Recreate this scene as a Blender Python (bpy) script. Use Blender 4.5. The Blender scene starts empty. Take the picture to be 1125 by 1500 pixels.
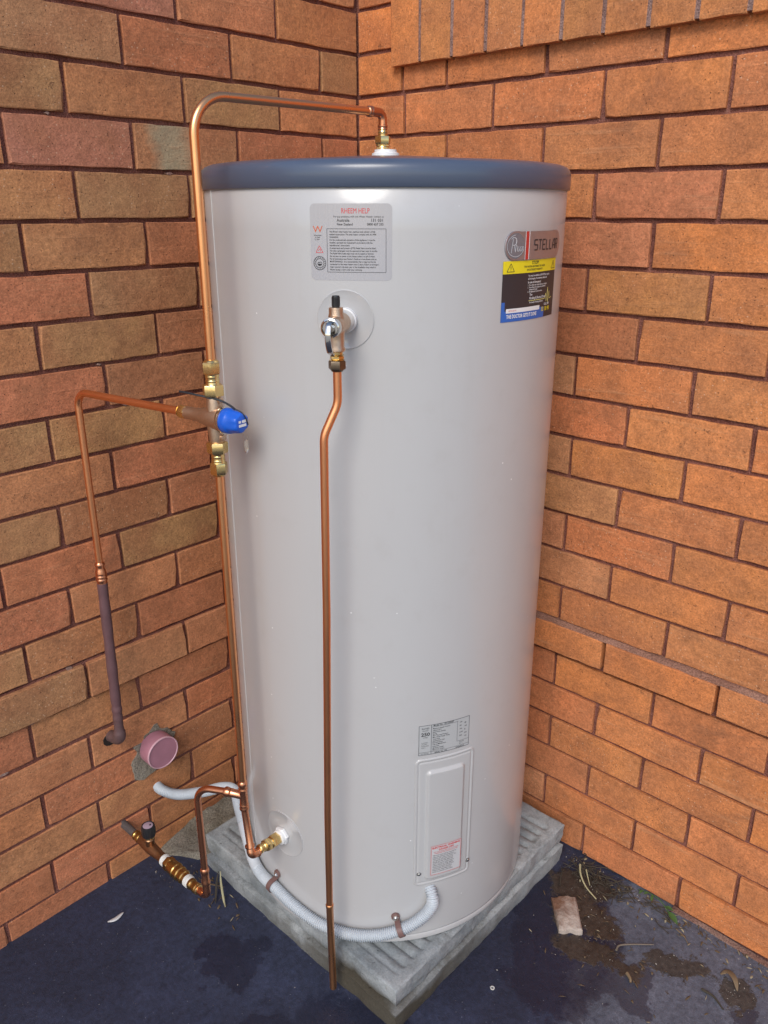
import bpy, bmesh, math, random
from mathutils import Vector, Matrix, noise
rnd = random.Random(7)
SC = bpy.context.scene
COL = SC.collection
PI = math.pi
R_ = math.radians

# ------------------------------------------------------------------ camera
cam = bpy.data.cameras.new('camera')
camo = bpy.data.objects.new('camera', cam); COL.objects.link(camo)
cam.sensor_fit = 'VERTICAL'; cam.sensor_height = 24.0; cam.lens = 18.934
cam.clip_start = 0.02; cam.clip_end = 300
yaw, pit, roll = 0.7472, 0.3592, 0.0009
fw = Vector((math.cos(yaw)*math.cos(pit), math.sin(yaw)*math.cos(pit), -math.sin(pit)))
rt = Vector((math.sin(yaw), -math.cos(yaw), 0)); up = rt.cross(fw)
M = Matrix((rt, up, -fw)).transposed().to_4x4()
camo.matrix_world = Matrix.Translation((-1.4752, -1.4495, -0.3234)) @ M
SC.camera = camo

# ------------------------------------------------------------------ sky and sun
SUN_DIR = Vector((-0.80, -0.42, 0.80)).normalized()     # towards the sun
w = bpy.data.worlds.new('World'); SC.world = w; w.use_nodes = True
nt = w.node_tree; nt.nodes.clear()
sky = nt.nodes.new('ShaderNodeTexSky'); sky.sky_type = 'NISHITA'; sky.sun_disc = False
sky.sun_elevation = math.asin(SUN_DIR.z)
sky.sun_rotation = math.atan2(SUN_DIR.x, SUN_DIR.y)
sky.air_density = 1.0; sky.dust_density = 1.2; sky.ozone_density = 1.0
bg = nt.nodes.new('ShaderNodeBackground'); bg.inputs[1].default_value = 0.135
wo = nt.nodes.new('ShaderNodeOutputWorld')
nt.links.new(sky.outputs[0], bg.inputs[0]); nt.links.new(bg.outputs[0], wo.inputs[0])
sl = bpy.data.lights.new('sun', 'SUN'); sl.energy = 1.5; sl.angle = R_(26); sl.color = (1, .95, .88)
slo = bpy.data.objects.new('sun', sl); COL.objects.link(slo)
slo.rotation_euler = (-SUN_DIR).to_track_quat('-Z', 'Y').to_euler()
SC.view_settings.view_transform = 'Standard'; SC.view_settings.look = 'None'
SC.view_settings.gamma = 1; SC.view_settings.use_curve_mapping = False
SC.view_settings.exposure = 0.40

# ------------------------------------------------------------------ material helpers
class MT:
    def __init__(s, name, **kw):
        s.m = bpy.data.materials.new(name); s.m.use_nodes = True
        s.t = s.m.node_tree; s.b = s.t.nodes['Principled BSDF']
        for k, v in kw.items(): s.set(k, v)
    def set(s, k, v):
        k = {'color': 'Base Color', 'rough': 'Roughness', 'metal': 'Metallic', 'coat': 'Coat Weight',
             'coat_rough': 'Coat Roughness', 'spec': 'Specular IOR Level', 'alpha': 'Alpha', 'trans': 'Transmission Weight'}.get(k, k)
        i = s.b.inputs[k]
        if hasattr(v, 'is_output') and v.is_output: s.t.links.new(v, i)
        elif isinstance(v, (tuple, list)): i.default_value = (*v, 1)
        else: i.default_value = v
    def n(s, typ, ins=None, **props):
        nd = s.t.nodes.new(typ)
        for k, v in props.items(): setattr(nd, k, v)
        for k, v in (ins or {}).items():
            i = nd.inputs[k]
            if hasattr(v, 'is_output') and v.is_output: s.t.links.new(v, i)
            elif isinstance(v, (tuple, list)) and i.type == 'RGBA': i.default_value = (*v, 1)[:4]
            else: i.default_value = v
        return nd
    def coord(s, kind='Object'): return s.n('ShaderNodeTexCoord').outputs[kind]
    def noise(s, vec, scale, detail=3, rough=.5, dist=0):
        return s.n('ShaderNodeTexNoise', {'Vector': vec, 'Scale': scale, 'Detail': detail, 'Roughness': rough, 'Distortion': dist}).outputs[0]
    def ramp(s, fac, stops, interp='LINEAR'):
        r = s.n('ShaderNodeValToRGB', {'Fac': fac}); r.color_ramp.interpolation = interp
        el = r.color_ramp.elements
        while len(el) < len(stops): el.new(.5)
        for e, (p_, c) in zip(el, stops):
            e.position = p_; e.color = (*c, 1) if isinstance(c, (tuple, list)) else (c, c, c, 1)
        return r.outputs[0]
    def mix(s, fac, a, b, blend='MIX'):
        nd = s.n('ShaderNodeMix', data_type='RGBA', blend_type=blend)
        for k, v in ((0, fac), (6, a), (7, b)):
            i = nd.inputs[k]
            if hasattr(v, 'is_output') and v.is_output: s.t.links.new(v, i)
            elif isinstance(v, (tuple, list)): i.default_value = (*v, 1)
            else: i.default_value = v if k == 0 else (v, v, v, 1)
        return nd.outputs[2]
    def math(s, op, a, b=0.0, c=0.0):
        nd = s.n('ShaderNodeMath', operation=op)
        for k, v in enumerate((a, b, c)):
            if hasattr(v, 'is_output') and v.is_output: s.t.links.new(v, nd.inputs[k])
            else: nd.inputs[k].default_value = v
        return nd.outputs[0]
    def vadd(s, a, b):
        return s.n('ShaderNodeVectorMath', {0: a, 1: b}, operation='ADD').outputs[0]
    def bump(s, h, strength=.5, dist=.001, normal=None):
        ins = {'Height': h, 'Strength': strength, 'Distance': dist}
        if normal is not None: ins['Normal'] = normal
        o = s.n('ShaderNodeBump', ins).outputs[0]
        s.t.links.new(o, s.b.inputs['Normal']); return o

def brick_material(name, flashed=False):
    m = MT(name, rough=.82, spec=.35)
    oi = m.n('ShaderNodeObjectInfo')
    off = m.n('ShaderNodeVectorMath', {0: (13.7, 41.3, 27.1)}, operation='SCALE')
    m.t.links.new(oi.outputs['Random'], off.inputs['Scale'])
    raw = m.coord()
    v = m.vadd(raw, off.outputs[0])
    base = oi.outputs['Color']
    blot = m.noise(v, 14, 4, .6)
    c = m.mix(m.ramp(blot, [(.35, 0), (.7, .55)]), base, (.21, .088, .042), 'MIX')
    warm = m.noise(v, 7, 2, .5)
    c = m.mix(m.ramp(warm, [(.42, 0), (.72, .42)]), c, (.47, .155, .062), 'MIX')
    grain = m.noise(v, 260, 4, .75)
    c = m.mix(.72, c, m.ramp(grain, [(.30, .50), (.5, .98), (.70, 1.5)]), 'MULTIPLY')
    mid = m.noise(v, 90, 3, .6)
    c = m.mix(.6, c, m.ramp(mid, [(.3, .72), (.7, 1.22)]), 'MULTIPLY')
    if flashed:
        xx = m.n('ShaderNodeSeparateXYZ', {0: raw}).outputs[0]
        xn = m.math('ADD', xx, m.math('MULTIPLY', m.math('SUBTRACT', m.noise(v, 30, 3), .5), .05))
        band = m.ramp(m.math('ADD', m.math('MULTIPLY', xn, 4.0), .5), [(.12, 0), (.26, 1), (.42, .9), (.6, 0)])
        c = m.mix(m.math('MULTIPLY', band, .85), c, m.mix(grain, (.16, .15, .09), (.55, .50, .33)))
    vo = m.n('ShaderNodeTexVoronoi', {'Vector': v, 'Scale': 150, 'Randomness': 1})
    dark = m.ramp(vo.outputs['Distance'], [(.10, 1), (.19, 0)])
    pick = m.ramp(m.n('ShaderNodeSeparateColor', {0: vo.outputs['Color']}).outputs[0], [(.72, 0), (.76, 1)])
    pit_ = m.math('MULTIPLY', dark, pick)
    c = m.mix(m.math('MULTIPLY', pit_, .75), c, (.05, .022, .014))
    vo2 = m.n('ShaderNodeTexVoronoi', {'Vector': m.vadd(v, (3, 5, 7)), 'Scale': 110, 'Randomness': 1})
    lt = m.math('MULTIPLY', m.ramp(vo2.outputs['Distance'], [(.09, 1), (.17, 0)]),
                m.ramp(m.n('ShaderNodeSeparateColor', {0: vo2.outputs['Color']}).outputs[1], [(.80, 0), (.84, 1)]))
    c = m.mix(m.math('MULTIPLY', lt, .6), c, (.72, .5, .34))
    rnd_ = oi.outputs['Random']
    sv = m.n('ShaderNodeMapping', {'Vector': v, 'Scale': (5, 5, 70)}).outputs[0]
    drag = m.ramp(m.noise(sv, 1.0, 4, .65), [(.56, 0), (.72, 1)])
    c = m.mix(m.math('MULTIPLY', drag, m.math('MULTIPLY', rnd_, .35)), c, (.62, .33, .17))
    stain = m.ramp(m.noise(m.vadd(v, (9, 2, 4)), 5, 5, .7, 1.2), [(.56, 0), (.70, 1)])
    c = m.mix(m.math('MULTIPLY', stain, .38), c, (.16, .066, .036))
    chipn = m.noise(m.vadd(v, (1, 8, 3)), 38, 5, .75)
    chip = m.ramp(chipn, [(.66, 0), (.70, 1)])
    c = m.mix(m.math('MULTIPLY', chip, .5), c, (.14, .055, .03))
    # arrises mixed to a lighter tone
    geo = m.n('ShaderNodeNewGeometry')
    edge = m.ramp(geo.outputs['Pointiness'], [(.50, 0), (.58, 1)])
    c = m.mix(m.math('MULTIPLY', edge, m.math('MULTIPLY', mid, .22)), c, (.62, .36, .2))
    m.set('color', c)
    h = m.math('ADD', m.math('MULTIPLY', grain, .8), m.math('MULTIPLY', mid, .8))
    h = m.math('SUBTRACT', h, m.math('MULTIPLY', pit_, 1.2))
    h = m.math('ADD', h, m.math('MULTIPLY', blot, 2.2))
    h = m.math('SUBTRACT', h, m.math('MULTIPLY', chip, 1.2))
    h = m.math('ADD', h, m.math('MULTIPLY', drag, .35))
    m.bump(h, .7, .0018)
    return m.m
M_BRICK = brick_material('fired_clay')
M_BRICKF = brick_material('flashed_clay', True)

def mortar_material(name, a, b):
    m = MT(name, rough=.9, spec=.2)
    v = m.coord()
    n1 = m.noise(v, 12, 4, .6); n2 = m.noise(v, 300, 3, .7)
    c = m.mix(m.ramp(n1, [(.35, 0), (.7, 1)]), a, b)
    n3 = m.noise(v, 70, 4, .7)
    c = m.mix(.9, c, m.ramp(n2, [(.3, .5), (.7, 1.5)]), 'MULTIPLY')
    c = m.mix(m.ramp(n3, [(.62, 0), (.75, .4)]), c, (.38, .24, .19))
    m.set('color', c); m.bump(m.math('ADD', n2, m.math('MULTIPLY', n3, 2)), .9, .0035)
    return m.m
M_MORTAR = mortar_material('red_mortar', (.165, .062, .046), (.29, .125, .095))
M_DPC = mortar_material('grey_damp_course', (.26, .135, .095), (.36, .20, .145))
M_PATCH = mortar_material('grey_cement', (.22, .19, .15), (.34, .30, .24))

def metal(name, col, col2, rough, nscale=40, bumpy=.02, tint=.5):
    m = MT(name, metal=1.0)
    v = m.coord()
    n1 = m.noise(v, nscale, 4, .6); n2 = m.noise(v, nscale*7, 2, .5)
    m.set('color', m.mix(m.ramp(n1, [(.35, 0), (.7, tint)]), col, col2))
    m.set('rough', m.math('ADD', rough, m.math('MULTIPLY', m.math('SUBTRACT', n1, .5), .25)))
    m.bump(n2, bumpy, .0006)
    return m.m
M_COPPER = metal('copper', (.97, .47, .215), (.88, .37, .16), .30, 18)
M_COPPER_OLD = metal('heat_stained_copper', (.80, .36, .20), (.52, .19, .10), .28, 25)
M_COPPER_DULL = metal('dull_copper', (.95, .42, .20), (.80, .32, .14), .36, 20)
M_BRASS = metal('brass', (.83, .62, .28), (.66, .45, .17), .26, 45, .15)
M_BRASS_OLD = metal('old_brass', (.60, .38, .13), (.28, .15, .05), .30, 60, .3, .8)
M_BRONZE = metal('gunmetal', (.66, .49, .36), (.50, .35, .24), .42, 120, .6)
M_BRONZE_DK = metal('dark_gunmetal', (.36, .20, .11), (.18, .09, .05), .45, 70, .5)
M_CHROME = metal('nickel', (.72, .70, .66), (.55, .52, .48), .14, 30)
M_DKNUT = metal('dark_nut', (.22, .17, .12), (.12, .09, .07), .4, 50)
M_LEAD = MT('dark_lead_pipe', rough=.6, metal=.3)
_v = M_LEAD.coord(); _n = M_LEAD.noise(_v, 60, 4, .65)
M_LEAD.set('color', M_LEAD.mix(_n, (.055, .045, .045), (.16, .14, .135))); M_LEAD.bump(_n, .6, .002); M_LEAD = M_LEAD.m
M_LAG = MT('purple_brown_paint', rough=.55)
_v = M_LAG.coord(); _n = M_LAG.noise(_v, 45, 4, .65); _z = M_LAG.n('ShaderNodeSeparateXYZ', {0: _v}).outputs[2]
_k = M_LAG.ramp(M_LAG.math('ADD', M_LAG.math('MULTIPLY', _z, 1.0), M_LAG.math('MULTIPLY', _n, .12)), [(.02, 1), (.16, 0)])
_c = M_LAG.mix(_n, (.105, .05, .055), (.155, .08, .085))
M_LAG.set('color', M_LAG.mix(_k, _c, M_LAG.mix(M_LAG.noise(_v, 110, 4, .7), (.03, .02, .02), (.17, .11, .10))))
M_LAG.bump(_n, .5, .002); M_LAG = M_LAG.m
def plain(name, col, rough=.5, **kw):
    m = MT(name, color=col, rough=rough, **kw)
    v = m.coord(); n1 = m.noise(v, 25, 4, .6); n2 = m.noise(v, 350, 2)
    m.set('color', m.mix(.5, col, m.ramp(n1, [(.3, .82), (.7, 1.15)]), 'MULTIPLY'))
    m.bump(n2, .12, .0005)
    return m.m
M_BLACK = plain('black_plastic', (.018, .018, .02), .38)
M_BLUE = plain('blue_plastic', (.012, .115, .62), .3)
M_WHITEP = plain('white_plastic', (.78, .78, .78), .35)
M_TAPE = plain('white_thread_tape', (.62, .61, .58), .6)
M_CAPPINK = plain('pink_plastic', (.38, .175, .225), .42)
M_CAPPINK2 = plain('pale_pink_rim', (.56, .34, .39), .4)
M_SADDLE = plain('brown_saddle', (.17, .095, .085), .5)
M_ZIP = plain('zip_nylon', (.025, .028, .035), .35)
M_KNOBTOP = plain('lilac_disc', (.36, .27, .33), .5)
M_SILVER = MT('seal_film', color=(.7, .62, .5), rough=.25, alpha=.35).m

# painted steel of the heater
m = MT('grey_painted_steel', rough=.34, spec=.5, coat=.5)
m.set('coat_rough', .13)
v = m.coord()
n1 = m.noise(v, 3, 3, .5)
c = m.mix(n1, (.462, .458, .458), (.490, .486, .487))
vo = m.n('ShaderNodeTexVoronoi', {'Vector': v, 'Scale': 42, 'Randomness': 1})
sp = m.math('MULTIPLY', m.ramp(vo.outputs['Distance'], [(.045, 1), (.075, 0)]),
            m.ramp(m.n('ShaderNodeSeparateColor', {0: vo.outputs['Color']}).outputs[0], [(.90, 0), (.92, 1)]))
c = m.mix(m.math('MULTIPLY', sp, .8), c, (.85, .85, .84))
smu = m.noise(v, 22, 5, .65)
c = m.mix(m.ramp(smu, [(.55, 0), (.8, .16)]), c, (.36, .33, .30))
sv = m.n('ShaderNodeMapping', {'Vector': v, 'Scale': (26, 26, 1.6)}).outputs[0]
c = m.mix(m.ramp(m.noise(sv, 1.0, 5, .7), [(.56, 0), (.8, .14)]), c, (.40, .37, .34))
m.set('color', c)
m.set('rough', m.math('ADD', .30, m.math('MULTIPLY', m.noise(v, 30, 3), .10)))
b1_ = m.bump(m.noise(m.n('ShaderNodeMapping', {'Vector': v, 'Scale': (7, 7, 2.5)}).outputs[0], 1.0, 2, .4), .35, .006)
m.bump(m.noise(v, 700, 2), .10, .0006, b1_)
M_TANK = m.m
m = MT('slate_blue_plastic', rough=.30, coat=.3)
v = m.coord(); m.set('coat_rough', .2)
m.set('color', m.mix(m.noise(v, 8, 4), (.064, .086, .135), (.082, .106, .160)))
m.bump(m.noise(v, 900, 2), .1, .0004); M_LID = m.m
m = MT('grey_access_cover', rough=.36, coat=.2)
v = m.coord(); m.set('color', m.mix(m.noise(v, 12, 3), (.445, .442, .442), (.472, .469, .469))); m.set('coat_rough', .2)
m.bump(m.noise(v, 700, 2), .1, .0005); M_COVER = m.m
# sticker films
m = MT('silver_film', rough=.22, coat=.5)
v = m.coord(); m.set('color', (.41, .405, .425)); m.set('coat_rough', .08)
wv = m.n('ShaderNodeSeparateXYZ', {0: v}).outputs
an = m.math('ARCTAN2', wv[1], wv[0])
cb = m.n('ShaderNodeCombineXYZ', {0: m.math('MULTIPLY', an, 30), 1: m.math('MULTIPLY', wv[2], 2)}).outputs[0]
m.bump(m.noise(cb, 1.6, 3, .6), .5, .0016); M_FILM = m.m
M_CLEAR = MT('clear_disc', color=(.47, .468, .47), rough=.14, coat=.6).m
M_CLEAR_E = MT('clear_disc_edge', color=(.72, .72, .73), rough=.1, coat=.6).m
def ink(n_, c): return MT(n_, color=c, rough=.45).m
I_BLACK = ink('black_ink', (.03, .03, .035)); I_RED = ink('red_ink', (.62, .045, .05)); I_WHITE = ink('white_ink', (.8, .8, .8))
I_YEL = ink('yellow_ink', (.82, .68, .02)); I_BLUE = ink('blue_ink', (.03, .13, .48)); I_DARK = ink('charcoal_ink', (.035, .03, .035))
I_GREY = ink('dark_grey_ink', (.10, .10, .11))
M_BADGE = MT('brushed_badge', color=(.34, .29, .30), rough=.3, metal=.55, coat=.6).m
M_BADGE2 = MT('badge_oval', color=(.22, .25, .30), rough=.2, metal=.4, coat=.6).m
M_BADGER = MT('badge_red', color=(.50, .03, .03), rough=.25, coat=.6).m

# conduit
m = MT('pale_grey_pvc', rough=.42)
v = m.coord(); n1 = m.noise(v, 30, 4, .65)
m.set('color', m.mix(m.ramp(n1, [(.55, 0), (.8, .35)]), (.50, .54, .58), (.30, .31, .31))); m.bump(m.noise(v, 200, 2), .1, .0005)
M_PVC = m.m

# concrete
def concrete(name, dirt):
    m = MT(name, rough=.85, spec=.3)
    v = m.coord('Object')
    n1 = m.noise(v, 9, 5, .65, .4); n2 = m.noise(v, 260, 3, .7); n3 = m.noise(v, 3.2, 4, .6, .8); n4 = m.noise(v, 45, 4, .7)
    c = m.mix(m.ramp(n1, [(.35, 0), (.68, 1)]), (.215, .242, .258), (.41, .435, .445))
    c = m.mix(m.ramp(n4, [(.6, 0), (.72, .45)]), c, (.10, .105, .10))
    c = m.mix(.6, c, m.ramp(n2, [(.3, .68), (.7, 1.25)]), 'MULTIPLY')
    gm = m.ramp(m.noise(v, 24, 5, .75, .5), [(.50, 0), (.66, .5)])
    c = m.mix(gm, c, (.13, .135, .125))
    zt_ = m.n('ShaderNodeSeparateXYZ', {0: v}).outputs[2]
    grv = m.math('MULTIPLY', m.ramp(zt_, [(.0462, 0), (.0475, 1), (.0490, 1), (.0512, 0)]), m.ramp(m.n('ShaderNodeSeparateXYZ', {0: m.n('ShaderNodeNewGeometry').outputs['True Normal']}).outputs[2], [(.5, 0), (.7, 1)]))
    c = m.mix(m.math('MULTIPLY', grv, .55), c, (.09, .10, .10))  # dirt tint in the ridge valleys, also painting in their weak shade
    # damp staining that climbs from the ground
    z = m.n('ShaderNodeSeparateXYZ', {0: v}).outputs[2]
    f = m.ramp(m.math('ADD', m.math('MULTIPLY', z, 6), m.math('MULTIPLY', n3, .9)), [(dirt-.12, 1), (dirt+.05, 0)])
    side = m.n('ShaderNodeSeparateXYZ', {0: m.n('ShaderNodeNewGeometry').outputs['Normal']}).outputs[2]
    # a narrow mould stain band, stronger towards the front corner
    xy = m.n('ShaderNodeSeparateXYZ', {0: v}).outputs
    near = m.ramp(m.math('ADD', m.math('MULTIPLY', xy[1], -.9), m.math('MULTIPLY', xy[0], -1.1)), [(.12, .12), (.48, 1)])
    c = m.mix(m.math('MULTIPLY', m.math('MULTIPLY', f, near), .92), c, m.mix(n2, (.035, .028, .016), (.085, .068, .042)))
    m.set('color', c)
    # cast pores
    vo = m.n('ShaderNodeTexVoronoi', {'Vector': v, 'Scale': 60})
    por = m.math('MULTIPLY', m.ramp(vo.outputs['Distance'], [(.1, 1), (.2, 0)]), m.ramp(n4, [(.55, 0), (.6, 1)]))
    m.bump(m.math('SUBTRACT', m.math('ADD', n2, m.math('MULTIPLY', n1, 2)), m.math('MULTIPLY', por, 2)), .5, .0022)
    return m.m
M_CONC_U = concrete('cast_concrete', .50)
M_CONC_L = concrete('stained_concrete', .86)

# painted paving
m = MT('navy_paving_paint', spec=.5)
v = m.coord()
nv_ = m.n('ShaderNodeTexNoise', {'Vector': v, 'Scale': 11.0, 'Detail': 6, 'Roughness': .68}).outputs['Color']
nv_ = m.n('ShaderNodeVectorMath', {0: m.n('ShaderNodeVectorMath', {0: nv_, 1: (.5, .5, .5)}, operation='SUBTRACT').outputs[0]}, operation='SCALE'); nv_.inputs['Scale'].default_value = .19
sx = m.n('ShaderNodeSeparateXYZ', {0: m.vadd(v, nv_.outputs[0])}).outputs
big = m.noise(v, 2.2, 5, .62, .6); med = m.noise(v, 9, 5, .65, .3); fine = m.noise(v, 90, 4, .7); grit = m.noise(v, 600, 2, .6)
def blob(cx, cy, rx, ry, ang=0.0):
    ca, sa = math.cos(ang), math.sin(ang)
    dx = m.math('SUBTRACT', sx[0], cx); dy = m.math('SUBTRACT', sx[1], cy)
    u_ = m.math('ADD', m.math('MULTIPLY', dx, ca/rx), m.math('MULTIPLY', dy, sa/rx))
    v_ = m.math('ADD', m.math('MULTIPLY', dx, -sa/ry), m.math('MULTIPLY', dy, ca/ry))
    return m.math('SUBTRACT', 1.0, m.math('SQRT', m.math('ADD', m.math('MULTIPLY', u_, u_), m.math('MULTIPLY', v_, v_))))
def union(lst):
    o = lst[0]
    for q in lst[1:]: o = m.math('MAXIMUM', o, q)
    return o
rag = m.math('MULTIPLY', m.math('SUBTRACT', m.math('ADD', m.math('MULTIPLY', med, .6), m.math('MULTIPLY', fine, .4)), .5), 2.6)
# worn, paler paint to the right of the slab
pale = m.ramp(m.math('ADD', union([blob(-.30, -1.16, .34, .26, .2), blob(.0, -1.05, .25, .20, -.3), blob(-.10, -1.30, .30, .25)]), m.math('MULTIPLY', rag, .28)), [(.02, 0), (.2, 1)])
dry = m.ramp(m.math('ADD', m.math('MULTIPLY', big, 1), m.math('MULTIPLY', sx[0], .03)), [(.40, 0), (.62, 1)])
c = m.mix(dry, (.0160, .0200, .043), (.027, .034, .068))
c = m.mix(pale, c, m.mix(med, (.062, .070, .100), (.112, .120, .150)))
# damp areas
wet = m.ramp(m.math('ADD', union([blob(-.86, -.56, .10, .08, .6), blob(-.74, -.70, .13, .16), blob(-.78, -.36, .06, .10, .4),
     blob(-.16, -.80, .16, .12), blob(-.30, -.86, .15, .13, .8), blob(-.22, -.93, .12, .06, .75), blob(-.60, -.95, .28, .12, -.5),
     blob(-.24, -1.01, .075, .05, .3), blob(-.17, -1.20, .05, .035)]), m.math('MULTIPLY', rag, .42)), [(.06, 0), (.16, 1)])
c = m.mix(m.math('MULTIPLY', wet, m.ramp(fine, [(.3, .38), (.7, .78)])), c, (.0085, .0100, .022))
# silt left by water
mud = m.ramp(m.math('ADD', union([blob(-.225, -.925, .035, .105, .35), blob(-.165, -.845, .05, .10, .2), blob(-.145, -1.065, .035, .07, .5), blob(-.115, -1.165, .045, .035), blob(-.09, -.80, .06, .10, .3)]),
     m.math('MULTIPLY', rag, .40)), [(.05, 0), (.22, 1)])
c = m.mix(m.math('MULTIPLY', mud, .9), c, m.mix(fine, (.020, .015, .011), (.065, .05, .037)))
spk = m.n('ShaderNodeTexVoronoi', {'Vector': v, 'Scale': 120})
spm = m.math('MULTIPLY', m.ramp(spk.outputs['Distance'], [(.06, 1), (.13, 0)]), m.ramp(m.n('ShaderNodeSeparateColor', {0: spk.outputs['Color']}).outputs[0], [(.80, 0), (.84, 1)]))
c = m.mix(m.math('MULTIPLY', spm, .7), c, (.20, .21, .24))
c = m.mix(.6, c, m.ramp(grit, [(.3, .6), (.7, 1.45)]), 'MULTIPLY')
c = m.mix(.8, c, m.ramp(fine, [(.3, .6), (.7, 1.45)]), 'MULTIPLY')
c = m.mix(.7, c, m.ramp(med, [(.3, .75), (.7, 1.3)]), 'MULTIPLY')
# unseen ground beyond the painted strip, turned pale to brighten reflections in the copper
far = m.ramp(m.math('ADD', m.math('MULTIPLY', m.math('MAXIMUM', m.math('MULTIPLY', sx[0], -1), m.math('MULTIPLY', sx[1], -1)), .2), m.math('MULTIPLY', rag, .004)), [(.53, 0), (.534, 1)])
c = m.mix(far, c, (.30, .285, .255))
m.set('color', c)
m.set('rough', m.math('SUBTRACT', m.math('ADD', .58, m.math('MULTIPLY', fine, .25)), m.math('MULTIPLY', wet, .26)))
hh = m.math('ADD', m.math('MULTIPLY', med, 3), m.math('ADD', fine, m.math('MULTIPLY', grit, .5)))
m.bump(m.math('ADD', hh, m.math('MULTIPLY', mud, .6)), .5, .0025)
M_GROUND = m.m
M_SAND = mortar_material('sand_and_cement', (.15, .13, .10), (.30, .27, .22))
M_LEAFDRY = plain('dry_leaf', (.20, .14, .08), .7)
M_TWIG = plain('grey_twig', (.16, .13, .10), .8)
M_ROOT = plain('dark_roots', (.05, .04, .028), .85)
M_STRAW = plain('pale_straw', (.42, .38, .22), .7)
M_GREEN = plain('weed_leaf', (.055, .12, .03), .5)
M_PAPER = plain('white_fleck', (.6, .6, .6), .6)
m = MT('weathered_chunk', rough=.85); v = m.coord()
yy = m.n('ShaderNodeSeparateXYZ', {0: v}).outputs[1]
m.set('color', m.mix(m.ramp(m.math('ADD', m.math('MULTIPLY', yy, 11), m.noise(v, 60, 4, .7)), [(.25, 0), (.85, 1)]), (.42, .35, .30), (.17, .085, .05)))
m.bump(m.noise(v, 90, 4, .7), .8, .004); M_CHUNK = m.m

# ------------------------------------------------------------------ object helpers
def tag(o, label=None, cat=None, group=None, kind=None):
    if label: o['label'] = label
    if cat: o['category'] = cat
    if group: o['group'] = group
    if kind: o['kind'] = kind
    return o
ROOTLOC = {}
def thing(name, label, cat, loc=(0, 0, 0), group=None):
    o = bpy.data.objects.new(name, None); COL.objects.link(o); o.location = loc
    o.empty_display_size = .05
    ROOTLOC[o.name] = Vector(loc)
    return tag(o, label, cat, group)
def build(name, bm, mat, parent=None, smooth=True, angle=40, label=None, kind=None, origin=None):
    """bm in world coordinates; child keeps a zero local offset from its thing"""
    me = bpy.data.meshes.new(name)
    root = parent
    while root is not None and root.parent is not None: root = root.parent
    base = ROOTLOC.get(root.name, Vector()) if root else (Vector(origin) if origin else Vector())
    if base.length: bmesh.ops.translate(bm, verts=bm.verts, vec=-base)
    bmesh.ops.recalc_face_normals(bm, faces=bm.faces) if smooth != 'keep' else None
    bm.to_mesh(me); bm.free()
    me.materials.append(mat)
    if smooth:
        for p_ in me.polygons: p_.use_smooth = True
        if smooth is True: me.set_sharp_from_angle(angle=R_(angle))
    o = bpy.data.objects.new(name, me); COL.objects.link(o)
    if parent is not None: o.parent = parent
    elif origin: o.location = origin
    if label: o['label'] = label
    if kind: o['kind'] = kind
    return o
def frame(axis):
    a = Vector(axis).normalized()
    u_ = a.orthogonal().normalized() if abs(a.z) > .99 else a.cross(Vector((0, 0, 1))).normalized()
    return a, u_, a.cross(u_).normalized()
RS = 1.0
def lathe(bm, origin, axis, prof, seg=32, rot=0.0, cap=True):
    """prof: list of (t along axis, radius)"""
    a, u_, v_ = frame(axis); o = Vector(origin); rings = []
    for t, r in prof:
        rings.append([bm.verts.new(o + a*t + (u_*math.cos(k*2*PI/seg+rot) + v_*math.sin(k*2*PI/seg+rot))*max(r*RS, 1e-5)) for k in range(seg)])
    for A, B in zip(rings, rings[1:]):
        for k in range(seg): bm.faces.new((A[k], A[(k+1) % seg], B[(k+1) % seg], B[k]))
    if cap: bm.faces.new(rings[0]); bm.faces.new(rings[-1])
    return bm
def hexnut(bm, origin, axis, t0, t1, r, rot=0.2, n=6):
    ch = min(.0018, (t1-t0)*.2)
    return lathe(bm, origin, axis, [(t0, r*.93), (t0+ch, r), (t1-ch, r), (t1, r*.93)], n, rot)
def fillet(pts, rad, n=8):
    pts = [Vector(p_) for p_ in pts]
    if not isinstance(rad, (list, tuple)): rad = [rad]*len(pts)
    out = [pts[0]]
    for i in range(1, len(pts)-1):
        a, b, c_ = pts[i-1], pts[i], pts[i+1]
        d1 = (a-b).normalized(); d2 = (c_-b).normalized()
        th = d1.angle(d2, PI)
        if th > PI-.02: out.append(b); continue
        L_ = min(rad[i]/math.tan(th/2), (a-b).length*.49, (c_-b).length*.49)
        p0 = b+d1*L_; p1 = b+d2*L_
        r = L_*math.tan(th/2)
        cen = b+(d1+d2).normalized()*(r/math.sin(th/2))
        v0 = p0-cen; v1 = p1-cen; tot = v0.angle(v1)
        for k in range(n+1):
            q = v0.slerp(v1, k/n) if tot > 1e-4 else v0
            out.append(cen+q.normalized()*r)
    out.append(pts[-1]); return out
def catmull(pts, n=10):
    P_ = [Vector(p_) for p_ in pts]; P_ = [P_[0]*2-P_[1]]+P_+[P_[-1]*2-P_[-2]]; out = []
    for i in range(1, len(P_)-2):
        for k in range(n):
            t = k/n
            out.append(.5*((2*P_[i])+(-P_[i-1]+P_[i+1])*t+(2*P_[i-1]-5*P_[i]+4*P_[i+1]-P_[i+2])*t*t+(-P_[i-1]+3*P_[i]-3*P_[i+1]+P_[i+2])*t**3))
    out.append(P_[-2]); return out
def resample(pts, step):
    out = [pts[0].copy()]; acc = 0
    for a, b in zip(pts, pts[1:]):
        L_ = (b-a).length; d = step-acc
        while d <= L_: out.append(a.lerp(b, d/L_)); d += step
        acc = (L_-(d-step))
    return out
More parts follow.
